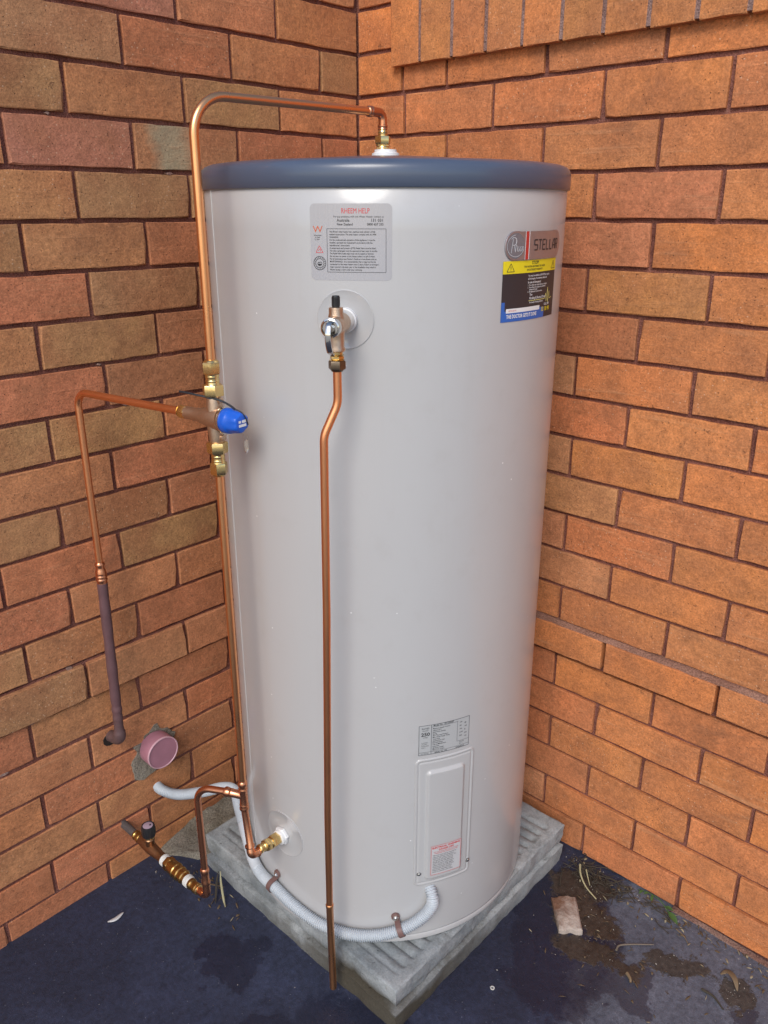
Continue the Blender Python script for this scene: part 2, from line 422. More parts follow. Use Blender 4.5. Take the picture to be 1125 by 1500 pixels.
def sweep(bm, pts, r, seg=20, cap=True):
    pts = [Vector(p_) for p_ in pts]; n = len(pts)
    T = [(pts[min(i+1, n-1)]-pts[max(i-1, 0)]).normalized() for i in range(n)]
    N = T[0].orthogonal().normalized(); rings = []
    for i in range(n):
        N = (N-T[i]*N.dot(T[i])).normalized(); B = T[i].cross(N)
        rr = r[i] if isinstance(r, (list, tuple)) else (r(i/(n-1)) if callable(r) else r)
        rings.append([bm.verts.new(pts[i]+(N*math.cos(k*2*PI/seg)+B*math.sin(k*2*PI/seg))*rr) for k in range(seg)])
    for A, B in zip(rings, rings[1:]):
        for k in range(seg): bm.faces.new((A[k], A[(k+1) % seg], B[(k+1) % seg], B[k]))
    if cap: bm.faces.new(rings[0]); bm.faces.new(rings[-1])
    return bm
def BM(): return bmesh.new()

# ------------------------------------------------------------------ brick walls
H = .086; BH = .0775; J = .0085
PAL = {'o': (.60, .238, .095), 'r': (.570, .195, .090), 'g': (.455, .232, .098), 'm': (.47, .180, .108), 't': (.575, .248, .108),
       'b': (.480, .192, .084), 'k': (.40, .142, .062), 'O': (.67, .225, .064), 'T': (.64, .226, .072), 'G': (.59, .230, .072), 'R': (.60, .198, .070),
       'M': (.54, .190, .082), 'f': (.52, .235, .105)}
def brick_mesh(L_, hh, depth, seed):
    """box whose front (-Y) face carries a small uneven chamfer; centre at origin, front at y=0"""
    r = random.Random(seed); bm = BM()
    ch = .0011
    nx = 9 if L_ > .13 else 4
    def ring(ins, y, jit):
        vs = []; x0, x1, z0, z1 = -L_/2+ins, L_/2-ins, -hh/2+ins, hh/2-ins
        for i in range(nx+1): vs.append((x0+(x1-x0)*i/nx, z0))
        vs.append((x1, (z0+z1)/2)); 
        for i in range(nx, -1, -1): vs.append((x0+(x1-x0)*i/nx, z1))
        vs.append((x0, (z0+z1)/2))
        return [bm.verts.new((x+r.uniform(-jit, jit), y+r.uniform(-jit*.3, jit*.3), z+r.uniform(-jit, jit))) for x, z in vs]
    back = ring(0, depth, 0); mid = ring(0, ch, .0010); front = ring(ch*1.1, 0, .0009)
    if r.random() < .6:                                            # one chipped corner
        c_ = r.choice([0, nx, nx+2, 2*nx+2]); v_ = front[c_]; mv = mid[c_]
        v_.co += Vector((-v_.co.x, 0, -v_.co.z)).normalized()*r.uniform(.003, .007); mv.co.y += .003
        mv.co += Vector((-mv.co.x, 0, -mv.co.z)).normalized()*.002
    n = len(back)
    for A, B in ((back, mid), (mid, front)):
        for k in range(n): bm.faces.new((A[k], A[(k+1) % n], B[(k+1) % n], B[k]))
    bm.faces.new(front)
    bmesh.ops.recalc_face_normals(bm, faces=bm.faces)
    # a missing back cap is never seen; close it anyway
    bm.faces.new(list(reversed(back)))
    me = bpy.data.meshes.new('brick'); bm.to_mesh(me); bm.free()
    me.materials.append(M_BRICK); return me
CACHE = {}
def place_brick(wall, side, s0, s1, z0, z1, code, off=0.0, depth=.07, name='brick'):
    L_ = s1-s0; hh = z1-z0
    key = (round(L_, 2), round(hh, 2), rnd.randrange(5), depth)
    if key not in CACHE: CACHE[key] = brick_mesh(round(L_, 2), round(hh, 2), depth, hash(key) % 9999)
    me = CACHE[key]
    if code == 'f':
        me = brick_mesh(L_, hh, depth, 5); me.materials[0] = M_BRICKF
    o = bpy.data.objects.new(name, me); COL.objects.link(o); o.parent = wall
    sc, zc = (s0+s1)/2, (z0+z1)/2
    pr = rnd.uniform(-.0012, .0012)
    if side == 'L':
        o.location = (-sc, off+pr, zc); rz = 0
    else:
        o.location = (off+pr, -sc, zc); rz = -PI/2
    o.rotation_euler = (rnd.uniform(-.004, .004), rnd.uniform(-.003, .003)*(BH/max(L_, .05)), rz+rnd.uniform(-.003, .003))
    if code != 'f': o.scale = (L_/round(L_, 2), 1, hh/round(hh, 2))
    c_ = Vector(PAL[code]); k = rnd.uniform(.90, 1.10)
    o.color = (c_[0]*k*rnd.uniform(.96, 1.04), c_[1]*k*rnd.uniform(.96, 1.04), c_[2]*k*rnd.uniform(.93, 1.07), 1)
    return o

def row_z(k, side):
    z = -H*k
    if side == 'R' and k >= 15: z += .003
    if side == 'L' and k >= 16: z -= .0045
    return z
LP = {0: [.113, .354, .594, .83], 1: [.234, .472, .712], 2: [.112, .349, .591, .831], 3: [.234, .475, .715], 4: [.112, .349, .582, .824],
      5: [.234, .472, .712], 6: [.112, .349, .579, .823], 7: [.234, .472, .701], 8: [.112, .349, .581, .826], 9: [.234, .472, .709],
      10: [.112, .349, .588, .831], 11: [.232, .466, .713, .959], 12: [.112, .349, .585, .835], 13: [.232, .465, .693, .939],
      14: [.112, .349, .583, .827], 15: [.232, .467, .711, .956], 16: [.112, .355, .596, .841], 17: [.232, .470, .716, .957],
      18: [.112, .355, .598, .842], 19: [.232, .477, .723, .962], 20: [.112, .355, .60, .841, 1.074]}
LC = {-1: 'oomr', 0: 'gorgt', 1: 'ogogt', 2: 'rrfmo', 3: 'oggto', 4: 'rrrtg', 5: 'gggrt', 6: 'bbbgt', 7: 'bbbrr', 8: 'rrogg', 9: 'rrror',
      10: 'bbbbg', 11: 'grgrro', 12: 'rrbtro', 13: 'rrrtgo', 14: 'ggttgo', 15: 'rkrtro', 16: 'bbrtto', 17: 'bkbroo', 18: 'rbotto', 19: 'krorro', 20: 'kkkorr'}
RP = {0: [.137, .259, .499, .737], 1: [.1435, .380, .626, .857], 2: [.263, .505, .744], 3: [.1435, .384, .625, .866], 4: [.263, .505, .751],
      5: [.1435, .384, .625, .870], 6: [.263, .505, .744, .988], 7: [.1435, .384, .616, .862], 8: [.263, .505, .740, .985], 9: [.1435, .384, .6215, .8675],
      10: [.263, .505, .739, .986], 11: [.1435, .384, .6225, .868], 12: [.263, .505, .741, .989], 13: [.1435, .384, .6265, .876],
      14: [.263, .505, .752, 1.0], 15: [.1435, .384, .629, .869, 1.111], 16: [.263, .505, .742, .986], 17: [.1435, .384, .629, .865, 1.103],
      18: [.263, .505, .740, .982], 19: [.1435, .384, .629, .866, 1.10], 20: [.263, .505, .744, .984]}
RC = {0: 'ORRRO', 1: 'RRROR', 2: 'GRGTR', 3: 'TTTMG', 4: 'RTMOT', 5: 'RTMGT', 6: 'TTkTO', 7: 'RTtRTO', 8: 'TTRTO', 9: 'RTtTOT', 10: 'TTtTOT',
      11: 'RTtRTT', 12: 'TTtTTO', 13: 'TTTTGT', 14: 'TTTOTO', 15: 'TTRTRO', 16: 'TTRTOO', 17: 'TTRTTO', 18: 'TTMTTO', 19: 'TTtTTO', 20: 'TkRROO'}  # dimmer bricks beside the tank carry its shade in their colour
END = 2.50
def perps(table, k, shift):
    if k in table: ps = list(table[k])
    else: ps = [.112, .354] if k % 2 == 0 else [.234]
    if k not in table and shift: ps = [.1435] if k % 2 else [.263]
    while ps[-1] < END-.25: ps.append(ps[-1]+.2404)
    return ps
def wall(side, label):
    table, cols = (LP, LC) if side == 'L' else (RP, RC)
    W_ = thing('brick_wall', label, 'wall', (0, 0, 0))
    top, bot = -4, 21
    for k in range(top, bot):
        z1 = row_z(k, side)-J/2; z0 = row_z(k+1, side)+J/2
        if side == 'L' and k == 15: z0 = row_z(16, side)+J/2+.002
        off = 0.0
        if side == 'L' and k == 14: off = -.007; z0 = row_z(15, side)+.002
        if side == 'R' and k == 14: off = -.018; z0 = -1.276
        if side == 'R' and k >= 15: off = -.004
        ps = perps(table, k, side == 'R')
        edges = [0.0]+ps+[END]; code = cols.get(k, '')
        for i in range(len(edges)-1):
            a = edges[i]+(J/2 if i else (.002 if side == 'L' else .005)); b = edges[i+1]-(J/2 if i < len(edges)-2 else 0)
            if b-a < .02: continue
            cd = code[i] if i < len(code) else rnd.choice('otrgtb' if side == 'L' else 'OTTORG')
            if side == 'R' and -1 >= k >= -2 and b > .118:
                if a > .118: continue
                b = .115
            if side == 'R' and k == -3 and b > .118:
                if a > .118: continue
                b = .115
            place_brick(W_, side, a, b, z0, z1, cd, off)
    # backing of mortar, one tongue of joint behind every brick
    bm = BM()
    d = .0078
    def slab(s0, s1, z0, z1, o0, o1):
        if side == 'L': cs = [(-s, y, z) for s in (s0, s1) for y in (o0, o1) for z in (z0, z1)]
        else: cs = [(y, -s, z) for s in (s0, s1) for y in (o0, o1) for z in (z0, z1)]
        V = [bm.verts.new(c_) for c_ in cs]
        for f in ((0, 1, 3, 2), (4, 6, 7, 5), (0, 4, 5, 1), (2, 3, 7, 6), (0, 2, 6, 4), (1, 5, 7, 3)): bm.faces.new([V[i] for i in f])
    e0 = -.06
    slab(e0, END-.004, -1.95, -1.2045, d-.004, .064); slab(e0, END-.006, -1.2040, .341, d-.001, .062)
    # uneven, hand-raked surface
    bmesh.ops.subdivide_edges(bm, edges=[e for e in bm.edges if e.calc_length() > .5], cuts=60, use_grid_fill=True)
    build('mortar', bm, M_MORTAR, W_, smooth=False)
    return W_
WL = wall('L', 'brown and tan brick wall behind the copper pipes and purple pipe')
WR = wall('R', 'orange brick wall with an upright brick course along its top')
# soldier course standing proud on the right wall
x = .1195; i = 0
for cd in 'OGOTOGTTOTGOTOOTGOTTOTGOTTOG':
    if x+.0765 > END: break
    s0, s1 = x, x+.0765
    o = place_brick(WR, 'R', s0, s1, -.036, .194, cd, -.0185, .082, 'soldier_brick')
    x += .0847
bm = BM()
for (a, b, c_, d_, e_, f_) in ((.1245, END-.02, -.033, .192, -.0165, .05),):
    V = [bm.verts.new((y, -s, z)) for s in (a, b) for y in (e_, f_) for z in (c_, d_)]
    for f in ((0, 1, 3, 2), (4, 6, 7, 5), (0, 4, 5, 1), (2, 3, 7, 6), (0, 2, 6, 4), (1, 5, 7, 3)): bm.faces.new([V[i] for i in f])
build('soldier_mortar', bm, mortar_material('pale_pink_mortar', (.22, .125, .105), (.36, .24, .21)), WR, smooth=False)
# grey damp course bedding the projecting course
bm = BM()
n_ = 160
Vt = []
for i in range(n_+1):
    s = -.01+(END+.005)*i/n_; jz = noise.noise((s*40, 0, 0))*.0012; jx = noise.noise((s*30, 5, 0))*.0025
    Vt.append([bm.verts.new(c_) for c_ in ((.03, -s, -1.2005+jz*.3), (-.0045+jx*.3, -s, -1.2005+jz*.3), (-.0125+jx, -s, -1.2045+jz), (-.014+jx, -s, -1.2088), (.03, -s, -1.2088))])
for A, B in zip(Vt, Vt[1:]):
    for k in range(5): bm.faces.new((A[k], A[(k+1) % 5], B[(k+1) % 5], B[k]))
bm.faces.new(Vt[0]); bm.faces.new(Vt[-1])
build('damp_course', bm, M_DPC, WR, smooth=False)

# cement patch round the capped pipe
bm = BM()
pc = Vector((-.700, 0, -1.497)); N_ = 46
outl = []
for k in range(N_):
    a = 2*PI*k/N_
    r = .053+.010*math.cos(2*a-1.4)+noise.noise((math.cos(a)*2.1, math.sin(a)*2.1, 3))*.022+noise.noise((math.cos(a)*7, math.sin(a)*7, 8))*.007
    outl.append((r*math.cos(a), r*math.sin(a)*1.12))
rings = []
for f, y in ((1, .004), (.96, -.0022), (.7, -.0034), (.3, -.0036)):
    rings.append([bm.verts.new((pc.x+px*f, y+(noise.noise((px*90*f, pz*90*f, 0))*.0008 if f < 1 else 0), pc.z+pz*f)) for px, pz in outl])
for A, B in zip(rings, rings[1:]):
    for k in range(N_): bm.faces.new((A[k], A[(k+1) % N_], B[(k+1) % N_], B[k]))
bm.faces.new(rings[-1])
build('cement_patch', bm, M_PATCH, WL)
# mortar smears and snots along joints
bm = BM()
for (x_, z_, sx_, sz_) in ((-.665, -.6885, .005, .0025), (-.712, -.602, .004, .002), (-.95, -1.2905, .006, .0025), (-1.02, -1.375, .008, .003), (-.75, -.172, .004, .0025), (-.52, -.26, .007, .0025), (-.86, -1.205, .008, .003)):
    n = 9; vs = [bm.verts.new((x_+math.cos(k*2*PI/n)*sx_*rnd.uniform(.6, 1.3), -.0012+rnd.uniform(-.0004, 0), z_+math.sin(k*2*PI/n)*sz_*rnd.uniform(.6, 1.3))) for k in range(n)]
    v2 = [bm.verts.new((v_.co.x*1.0, .006, v_.co.z)) for v_ in vs]
    bm.faces.new(vs)
    for k in range(n): bm.faces.new((vs[k], vs[(k+1) % n], v2[(k+1) % n], v2[k]))
o = build('mortar_smear', bm, mortar_material('pinkish_smear', (.26, .15, .12), (.36, .25, .21)), WL); o['kind'] = 'stuff'
# dark tar drip on the right wall
bm = BM()
pr_ = [(-.0045, .0), (-.006, -.010), (-.005, -.022), (-.0015, -.030), (-.0008, -.045), (-.0012, -.064), (0, -.068), (.0006, -.05), (.0012, -.030), (.0045, -.022), (.006, -.010), (.004, .002), (0, .004)]
A = [bm.verts.new((-.0022, -1.088+a_*1.0, -.545+b_)) for a_, b_ in pr_]; B = [bm.verts.new((.003, v_.co.y, v_.co.z)) for v_ in A]
bm.faces.new(A)
for k in range(len(A)): bm.faces.new((A[k], A[(k+1) % len(A)], B[(k+1) % len(A)], B[k]))
build('tar_drip', bm, ink('brown_tar', (.13, .045, .03)), WR, smooth=False)

# ------------------------------------------------------------------ ground
bm = BM()
gz = lambda x_, y_: -1.778+.03*y_
xs = [-40, -12, -5]+[-3+.06*i for i in range(0, 54)]+[1, 4, 12]
ys = [-40, -12, -5]+[-3+.06*i for i in range(0, 54)]+[1, 4, 12]
G = [[bm.verts.new((x_, y_, (-1.778+.03*max(-3, min(y_, .5)))+(noise.noise((x_*4, y_*4, 0))*.0022 if -3 < x_ < .5 and -3 < y_ < .5 else 0))) for y_ in ys] for x_ in xs]
for i in range(len(xs)-1):
    for j in range(len(ys)-1): bm.faces.new((G[i][j], G[i+1][j], G[i+1][j+1], G[i][j+1]))
tag(build('ground', bm, M_GROUND), 'navy painted paving with damp patches and silt', kind='structure')

# sand and cement haunch by the left wall behind the slab
bm = BM()
nx_, ny_ = 46, 12
V = []
for i in range(nx_+1):
    x_ = -.73+.62*i/nx_; row = []
    for j in range(ny_+1):
        f = j/ny_; y_ = -.002-f*(.115 if x_ > -.64 else .115*max(.15, (x_+.735)/.095))
        h = .035*(1-f*.6)*min(1, max(0, (x_+.73)/.14))
        edge = min(1, i/3)*(1 if j < ny_ else 0)
        row.append(bm.verts.new((x_+noise.noise((y_*30, x_*30, 1))*.006, y_+noise.noise((x_*25, 3, f))*.012*f, gz(x_, y_)-.004+edge*(h+.006+noise.noise((x_*30, y_*30, 0))*.008+noise.noise((x_*90, y_*90, 0))*.004))))
    V.append(row)
for i in range(nx_):
    for j in range(ny_): bm.faces.new((V[i][j], V[i+1][j], V[i+1][j+1], V[i][j+1]))
tag(build('cement_haunch', bm, M_SAND, angle=80), 'rough sand and cement along the left wall behind the slab', kind='structure')

# ------------------------------------------------------------------ slabs
SX0, SX1, SY0, SY1 = -.655, -.055, -.720, -.120
def slab_obj(name, label, z0, z1, mat, ridged, inset, seed, dx=0, dy=0):
    x0, x1, y0, y1 = SX0+dx, SX1+dx, SY0+dy, SY1+dy
    cx, cy = (x0+x1)/2, (y0+y1)/2
    bm = BM(); n = 300 if ridged else 60
    def H_(u_, v_):
        d = min(u_, 1-u_, v_, 1-v_)*.6
        h = 0
        if ridged:
            f = max(0, min(1, (min(u_*.6, (1-u_)*.6)-.026)/.008))*max(0, min(1, (min(v_*.6, (1-v_)*.6)-.020)/.010))
            h -= .0062*f*(1-abs(math.sin(u_*.6/.0265*PI))**.65)
        if d < .003: h -= (.003-d)*.8
        h += noise.noise((u_*12+seed, v_*12, 0))*.0012+noise.noise((u_*45+seed, v_*45, 0))*.0005
        return h
    V = []
    for i in range(n+1):
        row = []
        for j in range(n+1):
            u_, v_ = i/n, j/n
            jx = noise.noise((v_*14+seed, 7, 1))*.003*(1 if i in (0, n) else 0); jy = noise.noise((u_*14+seed, 9, 1))*.003*(1 if j in (0, n) else 0)
            # slightly rounded plan corners
            X_ = x0+(x1-x0)*u_+jx; Y_ = y0+(y1-y0)*v_+jy
            row.append(bm.verts.new((X_, Y_, z1+H_(u_, v_))))
        V.append(row)
    for i in range(n):
        for j in range(n): bm.faces.new((V[i][j], V[i+1][j], V[i+1][j+1], V[i][j+1]))
    loop = [V[i][0] for i in range(n+1)]+[V[n][j] for j in range(1, n+1)]+[V[i][n] for i in range(n-1, -1, -1)]+[V[0][j] for j in range(n-1, 0, -1)]
    prev = loop; m_ = 5
    for k in range(1, m_+1):
        f = k/m_; cur = []
        for q, v_ in enumerate(loop):
            ins = -inset*math.sin(min(f, 1)*PI)*.15+ (.004*f if k < m_ else .006)
            ddx = cx-v_.co.x; ddy = cy-v_.co.y
            s = max(abs(ddx), abs(ddy))
            nz = noise.noise((v_.co.x*22+seed, v_.co.y*22, f*3))*.0018+noise.noise((v_.co.x*80+seed, v_.co.y*80, f*9))*.0011
            kk = (ins+nz)/s
            zb = z1+(z0-z1)*f
            if k == m_: zb = z0+max(0, noise.noise((v_.co.x*18+seed, v_.co.y*18, 4)))*.010
            cur.append(bm.verts.new((v_.co.x+ddx*kk, v_.co.y+ddy*kk, zb)))
        L_ = len(loop)
        for q in range(L_): bm.faces.new((prev[q], prev[(q+1) % L_], cur[(q+1) % L_], cur[q]))
        prev = cur
    bm.faces.new(prev)
    o = build(name, bm, mat, None, angle=50, origin=(cx, cy, z0))
    return tag(o, label, 'slab')
su = slab_obj('concrete_slab', 'upper grey concrete slab with a ridged top directly under the tank', -1.7455, -1.6935, M_CONC_U, True, .004, 3)
sl_ = slab_obj('concrete_slab', 'lower stained concrete slab resting on the navy paving', -1.806, -1.7485, M_CONC_L, False, .003, 11, -.004, -.003)

for o in (su, sl_): o['group'] = 'stacked concrete slabs'
# ------------------------------------------------------------------ water heater
TC = Vector((-.363, -.423, 0)); TR = .31; ZB = -1.692; ZT = -.292
WH = thing('water_heater', 'tall grey storage water heater with a slate blue lid, standing on the slab', 'water heater', (TC.x, TC.y, ZB))
def cyl(angdeg, z, r=0.0):
    a = R_(angdeg); return Vector((TC.x+math.cos(a)*(TR+r), TC.y+math.sin(a)*(TR+r), z))
def nrm(angdeg): a = R_(angdeg); return Vector((math.cos(a), math.sin(a), 0))
SEG = 256
bm = BM()
lathe(bm, (TC.x, TC.y, 0), (0, 0, 1), [(ZB, TR-.006), (ZB+.002, TR-.002), (ZB+.013, TR-.0005), (ZB+.0155, TR-.0022), (ZB+.018, TR-.0002), (ZB+.022, TR)] +
      [(ZB+.022+(ZT-.003-ZB-.022)*k/24, TR) for k in range(1, 25)] + [(ZT, TR-.003)], SEG)
build('casing', bm, M_TANK, WH, angle=50)
bm = BM()
lathe(bm, (TC.x, TC.y, 0), (0, 0, 1), [(-.296, TR-.004), (-.2955, TR+.0032), (-.2945, TR+.0042), (-.276, TR+.0042), (-.270, TR+.0036), (-.2645, TR+.0015), (-.2605, TR-.003), (-.2578, TR-.010), (-.2560, TR-.022),
      (-.2545, TR-.05), (-.2500, TR-.12), (-.2440, TR-.2), (-.2395, TR-.28), (-.2390, .012)], SEG)
build('lid', bm, M_LID, WH, angle=80)
# rolled seam of the casing
bm = BM()
aa = 159.3
for da, dr in ((0, 0),):
    sec = [(-.0030, .0000), (-.0022, .0009), (.0022, .0009), (.0030, .0000)]
    A = [bm.verts.new(cyl(aa+math.degrees(u_/TR), ZB+.03, r_+.0001)) for u_, r_ in sec]; B = [bm.verts.new(cyl(aa+math.degrees(u_/TR), ZT-.004, r_+.0001)) for u_, r_ in sec]
    for k in range(3): bm.faces.new((A[k], A[k+1], B[k+1], B[k]))
build('seam', bm, M_TANK, WH, smooth=False)

def cyl_patch(bm, a0, a1, z0, z1, r, corner=0.0, nu=24, nv=8, shear=0.0):
    """thin film on the cylinder with rounded corners and a 0.2 mm edge"""
    w_ = R_(a1-a0)*TR; h_ = z1-z0; cx_ = (a0+a1)/2; cz_ = (z0+z1)/2
    pts = []
    if corner <= 0:
        per = [(-w_/2+w_*k/nu, -h_/2) for k in range(nu)]+[(w_/2, -h_/2)]
        top_ = [(-w_/2+w_*k/nu, h_/2) for k in range(nu)]+[(w_/2, h_/2)]
    else:
        xs_ = sorted(set([-w_/2+w_*k/nu for k in range(nu+1)]+[-w_/2+corner*(1-math.cos(t*PI/12)) for t in range(7)]+[w_/2-corner*(1-math.cos(t*PI/12)) for t in range(7)]))
        per, top_ = [], []
        for x_ in xs_:
            e = min(x_+w_/2, w_/2-x_)
            dz_ = 0 if e >= corner else corner-math.sqrt(max(0, corner**2-(corner-e)**2))
            per.append((x_, -h_/2+dz_)); top_.append((x_, h_/2-dz_))
    def P_(x_, z_, rr): return cyl(cx_+math.degrees(x_/TR), cz_+z_, rr)
    A = [bm.verts.new(P_(x_, z_, r)) for x_, z_ in per]; B = [bm.verts.new(P_(x_, z_, r)) for x_, z_ in top_]
    for k in range(len(A)-1):
        vs = [A[k], A[k+1], B[k+1], B[k]]
        if (A[k].co-B[k].co).length < 1e-7: vs = [A[k], A[k+1], B[k+1]]
        if (A[k+1].co-B[k+1].co).length < 1e-7: vs = [A[k], A[k+1], B[k]]
        try: bm.faces.new(vs)
        except ValueError: pass
    return bm
TXT = []
def text_on(parent, name, items, mat, a0, a1, z0, z1, r, ref=None):
    """items: (string, x 0..1 across, z mm below top, size m, align, xscale[, bold]); flat print bent round the casing"""
    bm = BM(); w_ = R_(a1-a0)*TR
    for it in items:
        st, fx, dz_, size, al, xs_ = it[:6]; bold = it[6] if len(it) > 6 else 0
        cu = bpy.data.curves.new('t', 'FONT'); cu.body = st; cu.size = size; cu.align_x = al; cu.resolution_u = 2
        if bold: cu.offset = bold*size
        ob = bpy.data.objects.new('t', cu)
        me = bpy.data.meshes.new_from_object(ob)
        k0 = len(bm.verts); bm.from_mesh(me); bm.verts.ensure_lookup_table()
        for v_ in bm.verts[k0:]:
            x_ = (fx-.5)*w_+v_.co.x*xs_; z_ = z1-dz_+v_.co.y
            v_.co = cyl((a0+a1)/2+math.degrees(x_/TR), z_, r)
        bpy.data.objects.remove(ob); bpy.data.curves.remove(cu); bpy.data.meshes.remove(me)
    return build(name, bm, mat, parent, smooth=False)
def lines_on(parent, name, segs, mat, a0, a1, z1, r):
    """segs: strokes (x0,z0,x1,z1,width) in metres from the top-left of the sticker"""
    bm = BM(); w_ = R_(a1-a0)*TR
    for x0, q0, x1, q1, wd in segs:
        d = Vector((x1-x0, q1-q0)); n = max(1, int(d.length/.004)); pn = Vector((-d.y, d.x)).normalized()*wd/2
        prev = None
        for k in range(n+1):
            p_ = Vector((x0, q0))+d*(k/n)
            a = bm.verts.new(cyl(a0+math.degrees((p_.x+pn.x)/TR), z1-(p_.y+pn.y), r)); b = bm.verts.new(cyl(a0+math.degrees((p_.x-pn.x)/TR), z1-(p_.y-pn.y), r))
            if prev: bm.faces.new((prev[0], a, b, prev[1]))
            prev = (a, b)
    return build(name, bm, mat, parent, smooth=False)
def rect(x0, q0, x1, q1, wd): return [(x0, q0, x1, q0, wd), (x1, q0, x1, q1, wd), (x1, q1, x0, q1, wd), (x0, q1, x0, q0, wd)]

# --- help sticker
a0, a1, zt, zb = -157.6, -135.6, -.3165, -.4205
bm = BM(); cyl_patch(bm, a0, a1, zb, zt, .00025, .007)
S = build('help_sticker', bm, M_FILM, WH, label='large silver help sticker with red heading')
text_on(S, 'red_print', [('RHEEM HELP', .565, .0130, .0098, 'CENTER', .74, .0)], I_RED, a0, a1, zb, zt, .0005)
blk = [('For any problems with this Water Heater, contact us', .60, .0185, .0036, 'CENTER', .92),
       ('Australia', .34, .0240, .0056, 'LEFT', .92, .012), ('131 031', .90, .0240, .0056, 'RIGHT', 1, .012), ('New Zealand', .34, .0290, .0046, 'LEFT', .92, .012), ('0800 657 335', .90, .0290, .0046, 'RIGHT', .92, .012)]
body = ['This Rheem water heater has a stainless steel cylinder of fully', 'welded construction. This solar heater complies with AS 3498.', 'WARNING:',
        'For the continued safe operation of this appliance, it must be', 'installed, operated and maintained in accordance with the', 'manufacturer\'s instructions.',
        'A temperature and pressure (PTR) Relief Valve must be fitted.', 'The valve easing gear must be operated at least every 6 months.', 'The Relief Valve outlet pipe must not be sealed or blocked.',
        'Do not turn on power to the heater unless it is full of water.', 'For all instructions see Owner\'s Guide or www.rheem.com.au.',
        'MAINTENANCE - It is recommended that a major service be', 'conducted on the water heater every 5 years. Failure to arrange a', 'major service in the sixth year of the installation may result in', 'Rheem issuing a claim under your warranty.']
yv = .0385
for k, ln in enumerate(body):
    blk.append((ln, .245, yv+k*.00368, .0031, 'LEFT', .86, .012))
blk += [('WaterMark', .045, .0435, .0028, 'LEFT', .9), ('AS 3498', .06, .0463, .0024, 'LEFT', .9), ('Lic 2029', .055, .0490, .0024, 'LEFT', .9)]
text_on(S, 'black_print', blk, I_BLACK, a0, a1, zb, zt, .0005)
text_on(S, 'orange_mark', [('W', .035, .0385, .0125, 'LEFT', 1.15, .0)], ink('orange_ink', (.6, .12, .04)), a0, a1, zb, zt, .0005)
lines_on(S, 'print_frame', rect(.0255, .0335, .1105, .0925, .0007), I_GREY, a0, a1, zt, .0005)
tri = [(.008, .066, .0135, .0565, .0007), (.0135, .0565, .019, .066, .0007), (.019, .066, .008, .066, .0007), (.0115, .0635, .0145, .0605, .0006), (.0145, .0605, .0155, .0645, .0006)]
lines_on(S, 'red_triangle', tri, I_RED, a0, a1, zt, .0005)
cs = []
for rr_, wd in ((.0093, .0008), (.0062, .0007)):
    for k in range(28):
        t0, t1 = 2*PI*k/28, 2*PI*(k+1)/28; cs.append((.0135+rr_*math.cos(t0), .0805+rr_*math.sin(t0), .0135+rr_*math.cos(t1), .0805+rr_*math.sin(t1), wd))
for k in range(9): cs.append((.0098+k*.0002, .0815+k*.0003, .0172-k*.0002, .0815+k*.0003, .0004))
cs += [(.0100, .0808, .0118, .0792, .0008), (.0118, .0792, .0135, .0797, .0008), (.0135, .0797, .0150, .0786, .0008), (.0150, .0786, .0172, .0806, .0008)]
for k in range(18):
    t0 = 2*PI*k/18; cs.append((.0135+.0071*math.cos(t0), .0805+.0071*math.sin(t0), .0135+.0084*math.cos(t0), .0805+.0084*math.sin(t0), .0009))
lines_on(S, 'round_stamp', cs, I_BLACK, a0, a1, zt, .0005)

# --- brand badge
b0, b1, bt, bb = -102.7, -73.2, -.3545, -.3965
bm = BM(); w_ = R_(b1-b0)*TR; h_ = bt-bb; cr_ = .0195
def badge_ring(ins, r_):
    vs = []; N2 = 14
    for qx, qz, s0 in ((1, 1, 0), (-1, 1, 1), (-1, -1, 2), (1, -1, 3)):
        for k in range(N2+1):
            t = (s0+k/N2)*PI/2; X_ = qx*(w_/2-cr_)+(cr_-ins)*math.cos(t); Z_ = qz*(h_/2-cr_)+(cr_-ins)*math.sin(t)
            vs.append(bm.verts.new(cyl((b0+b1)/2+math.degrees(X_/TR), (bt+bb)/2+Z_, r_)))
    return vs
B0, B1, B2 = badge_ring(0, .0002), badge_ring(0, .0018), badge_ring(.0008, .0024)
for A, B in ((B0, B1), (B1, B2)):
    for k in range(len(A)): bm.faces.new((A[k], A[(k+1) % len(A)], B[(k+1) % len(A)], B[k]))
# top: strips between mirrored vertices so the face follows the curve
n = len(B2); N2 = 15
right, left = B2[:N2], B2[N2:2*N2]; left2, right2 = B2[2*N2:3*N2], B2[3*N2:]
topc = [B2[i] for i in range(0, 2*N2)]; botc = [B2[i] for i in range(4*N2-1, 2*N2-1, -1)]
for k in range(2*N2-1):
    if k == N2-1:
        a, b, c_, d_ = topc[k], topc[k+1], botc[k+1], botc[k]; q = 14; pa, pc_ = a, d_
        ang = lambda v_: math.degrees(math.atan2(v_.co.y-TC.y, v_.co.x-TC.x))
        A0, A1_ = ang(a), ang(b)
        for i in range(1, q+1):
            if i == q: na, nc = b, c_
            else:
                an_ = A0+(A1_-A0)*i/q; na = bm.verts.new(cyl(an_, a.co.z, .0024)); nc = bm.verts.new(cyl(an_, d_.co.z, .0024))
            bm.faces.new((pa, na, nc, pc_)); pa, pc_ = na, nc
    else:
        vs = [topc[k], topc[k+1], botc[k+1], botc[k]]
        bm.faces.new(vs)
BD = build('name_badge', bm, M_BADGE, WH, angle=35)
